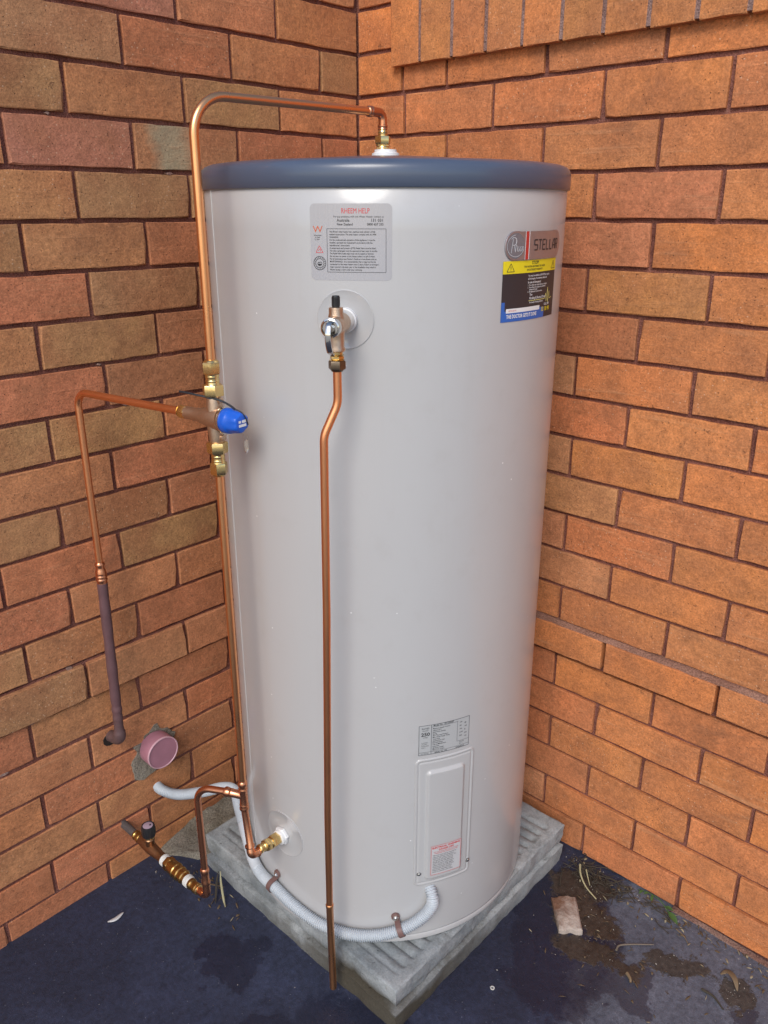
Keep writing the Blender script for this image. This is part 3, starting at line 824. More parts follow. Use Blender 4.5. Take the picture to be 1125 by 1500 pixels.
def ell(parent, name, cx_, cz_, rx, rz, mat, r, a_ref, n=36):
    bm = BM(); c0 = bm.verts.new(cyl(a_ref+math.degrees(cx_/TR), cz_, r))
    vs = [bm.verts.new(cyl(a_ref+math.degrees((cx_+rx*math.cos(2*PI*k/n))/TR), cz_+rz*math.sin(2*PI*k/n), r)) for k in range(n)]
    for k in range(n): bm.faces.new((c0, vs[k], vs[(k+1) % n]))
    return build(name, bm, mat, parent, smooth=False)
ell(BD, 'oval_field', .0215, (bt+bb)/2, .0195, .0185, M_BADGE2, .0026, b0)
for_ = []
def ellline(cx_, cy_, rx, ry, wd, t0=0, t1=2*PI, n=30):
    return [(cx_+rx*math.cos(t0+(t1-t0)*k/n), cy_+ry*math.sin(t0+(t1-t0)*k/n), cx_+rx*math.cos(t0+(t1-t0)*(k+1)/n), cy_+ry*math.sin(t0+(t1-t0)*(k+1)/n), wd) for k in range(n)]
sc_ = ellline(.0215, .021, .0185, .0155, .0006, .4, 4.6)
sc_ += [(.0115, .031, .0150, .011, .0009)]+ellline(.0165, .0145, .0060, .0055, .0009, -2.6, 1.9, 14)      # R
sc_ += [(.0175, .0205, .0205, .030, .0009)]
sc_ += [(.0215, .010, .0205, .029, .0008)]+ellline(.0225, .0240, .0018, .0035, .0008, -PI, 0, 6)+[(.0243, .024, .0243, .029, .0008)]   # h
sc_ += ellline(.0275, .0255, .0020, .0032, .0007, -.2, 5.2, 10)+ellline(.0322, .0255, .0020, .0032, .0007, -.2, 5.2, 10)           # e e
sc_ += [(.0352, .0225, .0352, .029, .0007)]+ellline(.0365, .0240, .0012, .0020, .0007, -PI, 0, 5)+[(.0377, .024, .0377, .029, .0007)]
lines_on(BD, 'script_name', sc_, ink('silver_script', (.62, .64, .66)), b0, b1, bt, .0029)
lines_on(BD, 'white_rule', [(.0475, .0006, .0475, .0414, .0105)], I_WHITE, b0, b1, bt, .0027)
lines_on(BD, 'red_rule', [(.0470, .0007, .0470, .0413, .0075)], M_BADGER, b0, b1, bt, .0030)
# blocky letters S T E L L A R
st_ = []; X0 = .066; ph, pw, g_ = .0145, .0082, .0118; q0 = .0135; wd = .0021
def L(i, segs):
    for x0_, y0_, x1_, y1_ in segs: st_.append((X0+i*g_+x0_*pw, q0+y0_*ph, X0+i*g_+x1_*pw, q0+y1_*ph, wd))
L(0, [(0, 0, 1, 0), (0, 0, 0, .5), (0, .5, 1, .5), (1, .5, 1, 1), (0, 1, 1, 1)])
L(1, [(0, 0, 1, 0), (.5, 0, .5, 1)])
L(2, [(0, 0, 1, 0), (0, 0, 0, 1), (0, .5, .9, .5), (0, 1, 1, 1)])
L(3, [(0, 0, 0, 1), (0, 1, .9, 1)]); L(4, [(0, 0, 0, 1), (0, 1, .9, 1)])
L(5, [(0, .5, .5, 0), (0, .5, 0, 1), (0, .62, 1, .62), (1, 0, 1, 1), (.5, 0, 1, 0)]); L(6, [(0, 0, 1, 0), (0, 0, 0, 1), (1, 0, 1, .5), (0, .5, 1, .5), (.5, .5, 1, 1)])
lines_on(BD, 'name_letters', st_, I_DARK, b0, b1, bt, .0028)

# --- yellow and charcoal service sticker
y0_, y1_, yt, yb = -102.9, -74.8, -.3972, -.4870
bm = BM(); cyl_patch(bm, y0_, y1_, yb, yt, .00025, 0, 28)
SS = build('service_sticker', bm, I_DARK, WH, label='yellow and charcoal service sticker under the badge')
W_s = R_(y1_-y0_)*TR
def band(name, x0, x1, q0, q1, mat, r=.0006):
    return lines_on(SS, name, [(x0, (q0+q1)/2, x1, (q0+q1)/2, q1-q0)], mat, y0_, y1_, yt, r)
band('yellow_band', 0, W_s, 0, .0185, I_YEL); band('blue_band', 0, .112, .0735, .0897, I_BLUE); band('white_box', .010, .096, .0700, .0765, I_WHITE, .0009)
band('blue_margin', 0, .007, .0600, .0735, I_BLUE)
text_on(SS, 'black_print', [('STOP!', .5, .0062, .0068, 'CENTER', 1.1, .02), ('THE WATER HEATER MAY BE UNDER', .5, .0108, .0042, 'CENTER', .85, .012), ('AN EXTENDED WARRANTY', .5, .0155, .0042, 'CENTER', .85, .012)], I_BLACK, y0_, y1_, yb, yt, .0009)
for cx_ in (.016, W_s-.013):
    tr = [(cx_-.008, .0155, cx_, .0035, .0009), (cx_, .0035, cx_+.008, .0155, .0009), (cx_+.008, .0155, cx_-.008, .0155, .0009), (cx_, .0075, cx_, .0120, .0011), (cx_, .0132, cx_, .0141, .0011)]
    lines_on(SS, 'warning_triangle', tr, I_BLACK, y0_, y1_, yt, .0009)
text_on(SS, 'white_print', [('You may be entitled to $100 OFF any repairs,', .38, .0245, .0042, 'LEFT', .86, .012), ('all hot repairs. For warranty advice call', .38, .0290, .0042, 'LEFT', .86, .012), ('In case of Emergency:', .38, .0345, .0046, 'LEFT', .95, .015),
    ('1.  Turn off the water supply valve at your property', .38, .0385, .0034, 'LEFT', .82, .01), ('2.  Turn off the power supply at the switchboard', .38, .0420, .0034, 'LEFT', .82, .01), ('     (electrical hot water)', .38, .0452, .0034, 'LEFT', .82, .01), ('3.  Immediately call the number below', .38, .0484, .0034, 'LEFT', .82, .01),
    ('The', .42, .0535, .0050, 'LEFT', .95, .012), ('Plumbing & Electrical Doctor', .42, .0590, .0056, 'LEFT', .78, .012), ('The Healthy Plumbing & Electrical', .42, .0650, .0036, 'LEFT', .85, .01),
    ('CALL 24/7', .73, .0712, .0048, 'LEFT', .95, .02), ('THE DOCTOR GETS IT DONE', .075, .0845, .0078, 'LEFT', .73, .03)], I_WHITE, y0_, y1_, yb, yt, .0010)
text_on(SS, 'yellow_print', [('13 10 91', .665, .0800, .0092, 'LEFT', 1.0, .03)], I_YEL, y0_, y1_, yb, yt, .0011)
text_on(SS, 'small_print', [('INSTALLED BY:', .10, .0742, .0030, 'LEFT', .9)], I_RED, y0_, y1_, yb, yt, .0012)
lines_on(SS, 'pulse_line', [(.062, .0610, .112, .0610, .0009), (.112, .061, .116, .053, .0012), (.116, .053, .119, .066, .0012), (.119, .066, .1225, .044, .0014), (.1225, .044, .1255, .069, .0014), (.1255, .069, .129, .050, .0012), (.129, .050, .1315, .062, .0012), (.1315, .062, .140, .060, .0010)], ink('pale_yellow_ink', (.72, .68, .22)), y0_, y1_, yt, .0009)

# --- rating label
r0, r1, rt_, rb = -126.2, -107.7, -1.184, -1.2475
bm = BM(); cyl_patch(bm, r0, r1, rb, rt_, .00025, 0, 16)
RL = build('rating_label', bm, MT('label_grey', color=(.43, .44, .445), rough=.3).m, WH)
Wr = R_(r1-r0)*TR; Hr = rt_-rb
lines_on(RL, 'print_frame', rect(.0005, .0005, Wr-.0005, Hr-.0005, .0009)+[(.0235, .001, .0235, Hr-.001, .0009), (.0005, Hr-.006, .0235, Hr-.006, .0006), (.0745, .006, .0745, .048, .0006), (.0235, .0055, .076, .0055, .0007), (.0745, .048, Wr, .048, .0006), (.0235, Hr-.0055, Wr, Hr-.0055, .0006)], I_GREY, r0, r1, rt_, .0005)
rows = ['Maximum Supply Pressure', 'without ECV', 'Relief Valve Setting', 'Rating', 'Max. Thermal Pressure', 'Max. Water Supply Temp.', 'Total Input', 'Heating Unit Volts', 'Element Rating', 'Year of Manufacture', 'Inspection', 'Maximum Height', 'Mass: Full / Empty']
text_on(RL, 'black_print', [('RATED', .125, .0085, .0048, 'CENTER', .95, .01), ('DELIVERY', .125, .0125, .0032, 'CENTER', .9), ('250', .125, .0225, .0098, 'CENTER', 1.1, .03), ('LITRES', .125, .0270, .0034, 'CENTER', .9),
    ('To AS/NZS', .05, .038, .0028, 'LEFT', .9), ('2712:2007', .05, .0415, .0028, 'LEFT', .9), ('AS/NZS 4692', .05, .045, .0028, 'LEFT', .9), ('Made in', .05, .0485, .0028, 'LEFT', .9), ('591 250 001', .04, .0615, .0034, 'LEFT', .9),
    ('Model No.  591250007', .27, .0045, .0050, 'LEFT', .85, .015), ('SERIAL No. 250', .30, Hr-.0012, .0042, 'LEFT', .9, .012), ('D04500123', .72, Hr-.0012, .0042, 'LEFT', .9, .012)] +
    [(s_, .26, .0105+k*.00378, .0036, 'LEFT', .88, .01) for k, s_ in enumerate(rows)] +
    [(s_, .79+.1*(k % 2), .0095+k*.0036, .0034, 'LEFT', .8, .015) for k, s_ in enumerate(['1000', '680', '850', '1400', '1000', '85', '3.6kW', '240V', '50Hz', '1395'])] + [('TESTED', .79, .052, .0034, 'LEFT', .9), ('kPa  L', .79, .0555, .0034, 'LEFT', .9)], I_BLACK, r0, r1, rb, rt_, .0005)

# --- access cover
c0_, c1_, ct, cb_ = -127.3, -105.2, -1.2555, -1.5500
Wc = R_(c1_-c0_)*TR; Hc = ct-cb_
def sdrr(x_, z_, hw, hh, r_):
    qx, qz = abs(x_)-hw+r_, abs(z_)-hh+r_
    return math.hypot(max(qx, 0), max(qz, 0))+min(max(qx, qz), 0)-r_
def ss(a, b, x_): t = max(0, min(1, (x_-a)/(b-a))); return t*t*(3-2*t)
bm = BM(); nu, nv = 96, 230; V = []
iw = R_(-109.2+123.4)*TR; ix = (R_((-109.2-123.4)/2)-R_((c0_+c1_)/2))*TR; ih = 1.5365-1.2820; iz = -(1.5365+1.2820)/2-(ct+cb_)/2
for i in range(nu+1):
    row = []
    for j in range(nv+1):
        x_ = (i/nu-.5)*Wc; z_ = (j/nv-.5)*Hc
        d0 = sdrr(x_, z_, Wc/2, Hc/2, .011); d1 = sdrr(x_-ix, z_-iz, iw/2, ih/2, .009)
        h = .0022*ss(.0005, -.0016, d0)-.0012*ss(-.0045, -.0062, d0)+.0010*ss(-.0075, -.0095, d0)+.0048*ss(.0012, -.0052, d1)
        if d0 > 0: h = -.0006
        row.append(bm.verts.new(cyl((c0_+c1_)/2+math.degrees(x_/TR), (ct+cb_)/2+z_, h)))
    V.append(row)
for i in range(nu):
    for j in range(nv): bm.faces.new((V[i][j], V[i+1][j], V[i+1][j+1], V[i][j+1]))
AC = build('access_cover', bm, M_COVER, WH, smooth='all')
for sa, sz_ in ((-125.3, -1.5205), (-106.1, -1.5215)):
    bm = BM(); n_v = nrm(sa); p_ = cyl(sa, sz_, .0016)
    lathe(bm, p_, n_v, [(0, .0044), (.0008, .0046), (.0012, .0034), (.0024, .0031), (.0031, .0020), (.0033, .0004)], 18)
    build('screw', bm, M_CHROME, AC)
# warning label on the cover
w0, w1, wt, wb = -121.4, -110.0, -1.4535, -1.5235
TR_save = TR
bm = BM(); cyl_patch(bm, w0, w1, wb, wt, .0073, 0, 8)
WLb = build('warning_label', bm, MT('white_label', color=(.52, .52, .53), rough=.35).m, AC)
Ww = R_(w1-w0)*TR
lines_on(WLb, 'print_frame', rect(.0004, .0004, Ww-.0004, wt-wb-.0004, .0007), I_RED, w0, w1, wt, .0078)
text_on(WLb, 'red_print', [('ELECTRICAL WARNING', .5, .0068, .0058, 'CENTER', .92, .03), ('DANGER 240V', .5, .0125, .0052, 'CENTER', .92, .03), ('TO AVOID ELECTRIC SHOCK ISOLATE', .5, .0165, .0032, 'CENTER', .92), ('POWER BEFORE REMOVING COVER', .5, .0200, .0032, 'CENTER', .92)], I_RED, w0, w1, wb, wt, .0078)
wl = ['This cover must only be removed by', 'a licensed electrical tradesperson.', 'Water in this system may be hot. Do', 'not operate this heater until the', 'storage tank has been filled with', 'water. The power supply must be', 'isolated before servicing. Supply', 'wiring must comply with the local', 'rules and with the instructions.', 'Replace this cover before the', 'power is restored to the heater.']
text_on(WLb, 'black_print', [(s_, .06, .0245+k*.0040, .0037, 'LEFT', .86, .012) for k, s_ in enumerate(wl)], I_GREY, w0, w1, wb, wt, .0078)

# clear plastic discs behind the two fittings
def disc(parent, name, ang, z, rad):
    o_ = build(name, (lambda b: (b.faces.new([b.verts.new(cyl(ang+math.degrees(rad*math.cos(2*PI*k/56)/TR), z+rad*math.sin(2*PI*k/56), .0007)) for k in range(56)]), b)[1])(BM()), M_CLEAR, parent, smooth=False)
    return o_
def disc2(parent, name, ang, z, rad):
    bm = BM(); R0 = []
    for f, h in ((1.0, .0001), (1.0, .0013), (.975, .0016), (.955, .0011), (.6, .0009), (.2, .0009)):
        R0.append([bm.verts.new(cyl(ang+math.degrees(rad*f*math.cos(2*PI*k/64)/TR), z+rad*f*math.sin(2*PI*k/64), h)) for k in range(64)])
    for A, B in zip(R0, R0[1:]):
        for k in range(64): bm.faces.new((A[k], A[(k+1) % 64], B[(k+1) % 64], B[k]))
    bm.faces.new(R0[-1])
    return build(name, bm, M_CLEAR, parent, angle=30)
disc2(WH, 'flange_disc', -148.3, -.476, .0430)
disc2(WH, 'flange_disc', -177.6, -1.4845, .050)
# white bushes screwed in the casing
bm = BM(); p_ = cyl(-148.1, -.476, .0005); lathe(bm, p_, nrm(-148.1), [(0, .0175), (.004, .018), (.006, .0168), (.0075, .018), (.011, .018), (.013, .0150)], 28)
build('outlet_bush', bm, M_WHITEP, WH)
bm = BM(); p_ = cyl(-178, -1.488, .0005); hexnut(bm, p_, nrm(-178), 0, .008, .0185, .3); lathe(bm, p_, nrm(-178), [(.008, .0155), (.013, .0150), (.0145, .011)], 28)
build('inlet_bush', bm, M_WHITEP, WH, smooth=False)
bm = BM(); lathe(bm, (TC.x, TC.y, 0), (0, 0, 1), [(-.2420, .024), (-.2350, .0235), (-.2330, .019), (-.2290, .019)], 28)
build('outlet_bush', bm, M_WHITEP, WH)

# ------------------------------------------------------------------ relief valve on the front
RS = .68
rn = nrm(-148.1); P0 = cyl(-148.1, -.476, 0)
RV = thing('relief_valve', 'bronze pressure relief valve with a steel easing lever near the top of the tank', 'valve', tuple(P0+rn*.055))
AX = P0+rn*.058
bm = BM()
lathe(bm, P0, rn, [(.011, .0200), (.028, .0205), (.032, .0215), (.055, .0205), (.076, .0200), (.080, .0180)], 36)
lathe(bm, AX, (0, 0, 1), [(-.0375, .0140), (-.0360, .0178), (-.0325, .0182), (-.0300, .0160), (-.015, .0165), (.0, .0185), (.012, .0165), (.016, .0148), (.021, .0150), (.0240, .0144), (.0245, .0110)], 32)
build('valve_body', bm, M_BRONZE, RV)
bm = BM(); lathe(bm, P0, rn, [(.012, .0205), (.015, .0240), (.018, .0215), (.020, .0245), (.023, .0215), (.025, .0235), (.028, .0205)], 32)
build('thread_ring', bm, M_TAPE, RV)
bm = BM()
lathe(bm, P0, rn, [(.080, .0178), (.082, .0205), (.090, .0208), (.0935, .0195), (.0945, .0165), (.0925, .0150), (.0925, .004)], 40)
build('bonnet_ring', bm, M_CHROME, RV)
bm = BM(); hexnut(bm, P0+rn*.0925, rn, 0, .006, .0085)
build('spindle_nut', bm, M_CHROME, RV, smooth=False)
bm = BM(); side = rn.cross(Vector((0, 0, 1)))
lev = catmull([P0+rn*.098+Vector((0, 0, .007)), P0+rn*.1025+Vector((0, 0, .003)), P0+rn*.106+Vector((0, 0, -.007)), P0+rn*.104+Vector((0, 0, -.020)), P0+rn*.096+Vector((0, 0, -.032)), P0+rn*.084+Vector((0, 0, -.038))], 7)
prev = None
for i, q in enumerate(lev):
    t = (lev[min(i+1, len(lev)-1)]-lev[max(i-1, 0)]).normalized(); nn = t.cross(side).normalized(); hw = .0040 if i < 30 else .0034
    cur = [bm.verts.new(q+side*a_*hw+nn*b_*.0011) for a_, b_ in ((-1, -1), (-.6, -1.6), (.6, -1.6), (1, -1), (1, 1), (-1, 1))]
    if prev:
        for k in range(6): bm.faces.new((prev[k], prev[(k+1) % 6], cur[(k+1) % 6], cur[k]))
    else: bm.faces.new(cur)
    prev = cur
bm.faces.new(prev)
build('easing_lever', bm, M_CHROME, RV, angle=35)
bm = BM(); lathe(bm, AX, (0, 0, 1), [(.0246, .0080), (.0365, .0080), (.0380, .0082), (.0400, .0074), (.0403, .0035), (.0380, .0030), (.0380, .0005)], 20)
for k in range(8):
    a = k*PI/4; q = AX+Vector((math.cos(a)*.0053, math.sin(a)*.0053, .0320)); lathe(bm, q, (0, 0, 1), [(-.006, .0010), (.006, .0010)], 6)
build('black_cap', bm, M_BLACK, RV, angle=50)
bm = BM()
lathe(bm, AX, (0, 0, 1), [(-.0430, .0125), (-.0418, .0158), (-.0405, .0125), (-.0390, .0128), (-.0372, .0128)], 30)
hexnut(bm, AX, (0, 0, 1), -.0475, -.0431, .0150, .3); lathe(bm, AX, (0, 0, 1), [(-.0495, .0150), (-.0485, .0162), (-.0476, .0128)], 30)
build('brass_connector', bm, M_BRASS, RV, angle=30)
bm = BM(); hexnut(bm, AX, (0, 0, 1), -.0620, -.0497, .0185, .32); lathe(bm, AX, (0, 0, 1), [(-.0650, .0120), (-.0621, .0150)], 30)
build('union_nut', bm, M_DKNUT, RV, angle=30)

# ------------------------------------------------------------------ drain pipe below the relief valve
DP0 = AX+Vector((0, 0, -.060)); pr = .0063; RS = .80
pts = fillet([DP0, (DP0.x, DP0.y, -.588), (-.6965, -.6085, -.634), (-.697, -.6045, -.927), (-.6985, -.594, -1.34), (-.695, -.588, -1.545)], [0, .04, .04, .3, .3, 0], 10)
DR = thing('drain_pipe', 'long straight copper drain pipe hanging in front of the tank', 'pipe', tuple(pts[-1]))
bm = BM(); sweep(bm, resample(pts, .006), pr, 24); build('pipe', bm, M_COPPER_DULL, DR)
e0_ = Vector((-.695, -.588, -1.545)); e1_ = Vector((-.6875, -.583, -1.766)); dd = (e1_-e0_).normalized()
bm = BM(); lathe(bm, e0_, dd, [(-.004, .0080), (-.0025, .0094), (.002, .0094), (.0035, .0087), ((e1_-e0_).length, .0087), ((e1_-e0_).length, .0070), ((e1_-e0_).length-.03, .0070)], 24)
build('end_sleeve', bm, M_COPPER, DR, label='brighter lower end of the drain pipe')

# ------------------------------------------------------------------ hot pipe arching from the lid to the tempering valve
VX, VY = -.7420, -.4070
PR = .0067; RS = .72
HP = thing('hot_water_pipe', 'copper pipe arching over the lid from the top outlet down to the tempering valve', 'pipe', (VX, VY, -.545))
OX, OY = TC.x-.0034, TC.y+.0036
apts = [(VX, VY, -.548), (VX, VY, -.1745), (OX-.024, OY, -.1720)]
bm = BM(); sweep(bm, fillet(apts, [0, .055, 0], 18), PR, 28); build('pipe', bm, M_COPPER, HP)
bm = BM(); ax = (Vector(apts[2])-Vector(apts[1])).normalized()
lathe(bm, apts[2], ax, [(-.013, .0094), (-.0115, .0116), (-.009, .0122), (-.007, .0108), (-.0045, .0122), (-.002, .0118), (.0, .0100)], 28)
sweep(bm, fillet([Vector(apts[2])-ax*.002, (OX, OY, -.1720), (OX, OY, -.196)], [0, .020, 0], 10), .0074, 24)
lathe(bm, (OX, OY, 0), (0, 0, -1), [(.190, .0100), (.191, .0118), (.193, .0122), (.195, .0108), (.1975, .0118), (.199, .0098)], 28)
build('elbow', bm, M_COPPER_OLD, HP)
bm = BM()
lathe(bm, (OX, OY, 0), (0, 0, -1), [(.196, .0105), (.200, .0108), (.202, .0120), (.205, .0108), (.2085, .0112)], 28)
hexnut(bm, (OX, OY, 0), (0, 0, -1), .2080, .2205, .0190, .25)
lathe(bm, (OX, OY, 0), (0, 0, -1), [(.2205, .0150), (.222, .0165), (.2235, .0145), (.2260, .0160), (.2275, .0140), (.2295, .0150)], 28)
build('brass_union', bm, M_BRASS, HP, angle=30)

# ------------------------------------------------------------------ tempering valve
V0 = Vector((VX, VY, -.633))
V2X, V2Y = -.790, -.052
bdir = Vector((V2X-VX, V2Y-VY, 0)).normalized(); cdir = -bdir
RS = .80
TV = thing('tempering_valve', 'bronze tempering valve with a blue cap and brass unions on the left riser', 'valve', tuple(V0))
bm = BM()
lathe(bm, V0, (0, 0, 1), [(-.046, .0125), (-.044, .0140), (-.030, .0150), (-.012, .0170), (.012, .0170), (.028, .0152), (.040, .0142), (.043, .0125)], 32)
lathe(bm, V0, bdir, [(-.020, .0225), (-.005, .0232), (.015, .0200), (.030, .0150), (.050, .0128), (.066, .0128)], 32)
for dz_, sd in ((.030, 1), (-.030, 1)): lathe(bm, V0+Vector((0, 0, dz_))+bdir*0, cdir, [(0, .006), (.0165, .006), (.0175, .004)], 12)
build('valve_body', bm, M_BRONZE, TV)
bm = BM()
hexnut(bm, V0, bdir, .064, .080, .0142, .2); lathe(bm, V0, bdir, [(.080, .0128), (.083, .0105)], 24)
build('branch_nut', bm, M_BRASS, TV, angle=30)
def union(zc, up_):
    s = 1 if up_ else -1; bm = BM(); o_ = Vector((VX, VY, zc)); A_ = (0, 0, s)
    hexnut(bm, o_, A_, 0, .0175, .0212, .35)
    build('swivel_nut', bm, M_BRASS, TV, angle=30)
    bm = BM()
    lathe(bm, o_, A_, [(.0175, .0145), (.020, .0130), (.031, .0130), (.0335, .0145), (.034, .0145)], 28)
    for k in range(2): lathe(bm, o_, A_, [(.0215+k*.007, .0131), (.0225+k*.007, .0139), (.0245+k*.007, .0139), (.0255+k*.007, .0131)], 28)
    build('union_tail', bm, M_BRASS, TV)
    bm = BM(); hexnut(bm, o_, A_, .034, .053, .0178, .1); lathe(bm, o_, A_, [(.053, .0150), (.0555, .0125), (.0565, .0100)], 28)
    build('compression_nut', bm, M_BRASS, TV, angle=30)
union(-.597, True); union(-.672, False)
for z_ in (-.5935, -.6755): build('silver_washer', lathe(BM(), (VX, VY, z_), (0, 0, 1), [(-.003, .0150), (0, .0158), (.003, .0150)], 24), M_CHROME, TV)
bm = BM()
lathe(bm, V0, cdir, [(.018, .0225), (.019, .0270), (.022, .0274), (.0225, .0258), (.0235, .0258), (.0240, .0274), (.0265, .0270), (.027, .0237)], 36)
build('collar', bm, M_CHROME, TV)
# blue cap: round skirt, six-lobed tapering grip
bm = BM(); a_, u_, v_ = frame(cdir); rings = []
for t, r, lob in ((.0265, .0198, 0), (.028, .0206, 0), (.036, .0200, 0), (.038, .0194, 0), (.040, .0182, .03), (.048, .0175, .08), (.0555, .0160, .10), (.058, .0148, .10), (.059, .0125, .08), (.059, .0005, 0)):
    rings.append([bm.verts.new(V0+a_*t+(u_*math.cos(k*2*PI/60)+v_*math.sin(k*2*PI/60))*r*(1-lob*(.5+.5*math.cos(6*k*2*PI/60)))) for k in range(60)])
for A, B in zip(rings, rings[1:]):
    for k in range(60): bm.faces.new((A[k], A[(k+1) % 60], B[(k+1) % 60], B[k]))
build('adjusting_cap', bm, M_BLUE, TV, angle=45)
capo = bpy.data.objects['adjusting_cap']
bm = BM(); ce = V0+a_*.0595; hx = Vector((0, 0, 1)).cross(a_).normalized()
if hx.dot(rt) < 0: hx = -hx
vz = Vector((0, 0, 1))
for (x0, x1, z0, z1) in ((-.008, .008, -.0052, -.0010), (-.008, -.003, .0010, .0048), (-.001, .008, .0006, .0050)):
    bm.faces.new([bm.verts.new(ce+hx*x_+vz*z_) for x_, z_ in ((x0, z0), (x1, z0), (x1, z1), (x0, z1))])
build('white_print', bm, I_WHITE, capo, smooth='keep')

# black cable tie through the cap, with its long tail
ZT_ = thing('cable_tie', 'black nylon cable tie looped over the tempering valve', 'cable tie', tuple(V0+Vector((0, 0, .02))))
bm = BM()
loop = catmull([V0+cdir*.045+Vector((0, 0, .0205)), V0+cdir*.034+Vector((0, 0, .0252)), V0+cdir*.018+Vector((-.003, 0, .031)), V0+cdir*.004+Vector((-.012, 0, .0355)), V0+bdir*.010+Vector((-.020, .0, .0385)),
               V0+bdir*.030+Vector((-.024, 0, .0405)), V0+bdir*.046+Vector((-.025, 0, .0410))], 8)
sweep(bm, loop, .0017, 8)
lp2 = catmull([V0+cdir*.045+Vector((0, 0, .0205)), V0+cdir*.055+Vector((.003, 0, .0165)), V0+cdir*.0595+Vector((.007, 0, .007)), V0+cdir*.058+Vector((.012, 0, -.004))], 8)
sweep(bm, lp2, .0010, 8)
build('strap', bm, M_ZIP, ZT_)
bm = BM(); q = V0+cdir*.004+Vector((-.012, 0, .0355)); dq = (loop[26]-loop[20]).normalized(); lathe(bm, q, dq, [(-.003, .0020), (-.002, .0034), (.003, .0034), (.004, .0020)], 4, PI/4)
build('tie_head', bm, M_ZIP, ZT_, smooth=False)
# thin clear seal tag hanging below
SG = thing('seal_tag', 'thin clear tag hanging below the blue cap', 'tag', tuple(V0+cdir*.06))
bm = BM(); b_ = V0+cdir*.056+Vector((.004, 0, -.018))
sweep(bm, catmull([b_, b_+hx*-.001-vz*.012, b_+hx*.000-vz*.024, b_+hx*.003-vz*.0315, b_+hx*.007-vz*.028, b_+hx*.0085-vz*.016, b_+hx*.007-vz*.002], 8), .00045, 6)
build('tag_loop', bm, M_CHROME, SG)
bm = BM(); vs = [bm.verts.new(b_+hx*x_-vz*z_) for x_, z_ in ((.0005, .012), (.0005, .024), (.003, .030), (.0065, .027), (.0075, .016), (.006, .010))]; bm.faces.new(vs)
ex = bmesh.ops.extrude_face_region(bm, geom=bm.faces[:]); bmesh.ops.translate(bm, verts=[g_ for g_ in ex['geom'] if isinstance(g_, bmesh.types.BMVert)], vec=a_*.0004)
build('tag_film', bm, M_SILVER, SG, smooth=False)

# ------------------------------------------------------------------ tempered water pipe going left and down to the painted wall pipe
TP = thing('tempered_water_pipe', 'thin copper pipe bending from the tempering valve down the left wall', 'pipe', (V2X, V2Y, -1.0))
pr2 = .0067
pts = fillet([V0+bdir*.076, (V2X, V2Y, -.6345), (V2X, V2Y, -.985)], [0, .030, 0], 14)
bm = BM(); sweep(bm, pts, pr2, 26); build('pipe', bm, M_COPPER_DULL, TP)
bm = BM()
lathe(bm, (V2X, V2Y, 0), (0, 0, -1), [(.974, .0088), (.976, .0110), (.980, .0118), (.983, .0102), (.986, .0100), (.990, .0118), (.996, .0132), (.999, .0138), (1.001, .0126), (1.003, .0140), (1.006, .0140), (1.008, .0126), (1.010, .0140), (1.013, .0140), (1.016, .0122), (1.019, .0128), (1.0205, .0115)], 28)
build('reducing_coupling', bm, M_COPPER_OLD, TP)
PP = thing('painted_wall_pipe', 'purple brown painted pipe elbowing into the left wall', 'pipe', (-.790, 0, -1.405))
bm = BM(); pts = fillet([(V2X, V2Y, -1.018), (V2X-.002, V2Y+.010, -1.395), (V2X-.002, .02, -1.410)], [0, .020, 0], 10)
pts = resample([Vector(q) for q in pts], .004)
n_p = len(pts)
sweep(bm, pts, [(.0103+noise.noise((0, 0, q.z*30))*.0010 + (.0024 if i > n_p-22 else 0)+(noise.noise((q.y*90, 3, q.z*90))*.0015 if i > n_p-40 else 0)) for i, q in enumerate(pts)], 26)
build('pipe', bm, M_LAG, PP)
bm = BM(); N_ = 26; vs = [[bm.verts.new((V2X-.006+math.cos(k*2*PI/N_)*.016*f*(1+.15*noise.noise((k*.8, 0, 0))), y_, -1.412+math.sin(k*2*PI/N_)*.0155*f*(1+.2*noise.noise((k*.8, 5, 0))))) for k in range(N_)] for f, y_ in ((1, -.0014), (.97, -.0018))]
for k in range(N_): bm.faces.new((vs[0][k], vs[0][(k+1) % N_], vs[1][(k+1) % N_], vs[1][k]))
bm.faces.new(vs[1]); build('wall_hole', bm, ink('dark_hole', (.02, .014, .012)), PP, smooth=False)  # flat dark disc standing for the shaded opening round the pipe

# ------------------------------------------------------------------ cold riser, tee and inlet elbow
cn = nrm(-178); CI = cyl(-178, -1.488, 0)
EL = Vector((-.7560, -.4370, -1.4790))
RS = .72
CR = thing('cold_water_riser', 'long copper riser with a tee beside the tank, ending at the brass cold inlet', 'pipe', tuple(EL))
bm = BM(); sweep(bm, resample([Vector((VX, VY, -.722)), Vector((VX, VY, -1.345))], .02), PR, 28); build('pipe', bm, M_COPPER, CR)
tee = Vector((VX, VY, -1.366))
tdir = (EL+Vector((0, 0, .018))-Vector((VX, VY, -1.395))).normalized()
bm = BM()
lathe(bm, (VX, VY, 0), (0, 0, -1), [(1.332, .0094), (1.334, .0118), (1.338, .0130), (1.342, .0126), (1.344, .0108), (1.347, .0112), (1.3495, .0126), (1.352, .0112), (1.383, .0112), (1.386, .0126), (1.3885, .0112), (1.391, .0122), (1.394, .0132), (1.397, .0128), (1.400, .0105)], 28)
bd2 = (Vector((-.785, -.315, 0))-Vector((VX, VY, 0))).normalized()
lathe(bm, tee, bd2, [(0, .0112), (.022, .0112), (.0245, .0126), (.027, .0112), (.0295, .0114), (.032, .0128), (.036, .0132), (.039, .0124), (.0405, .0096)], 28)
build('tee', bm, M_COPPER_OLD, CR)
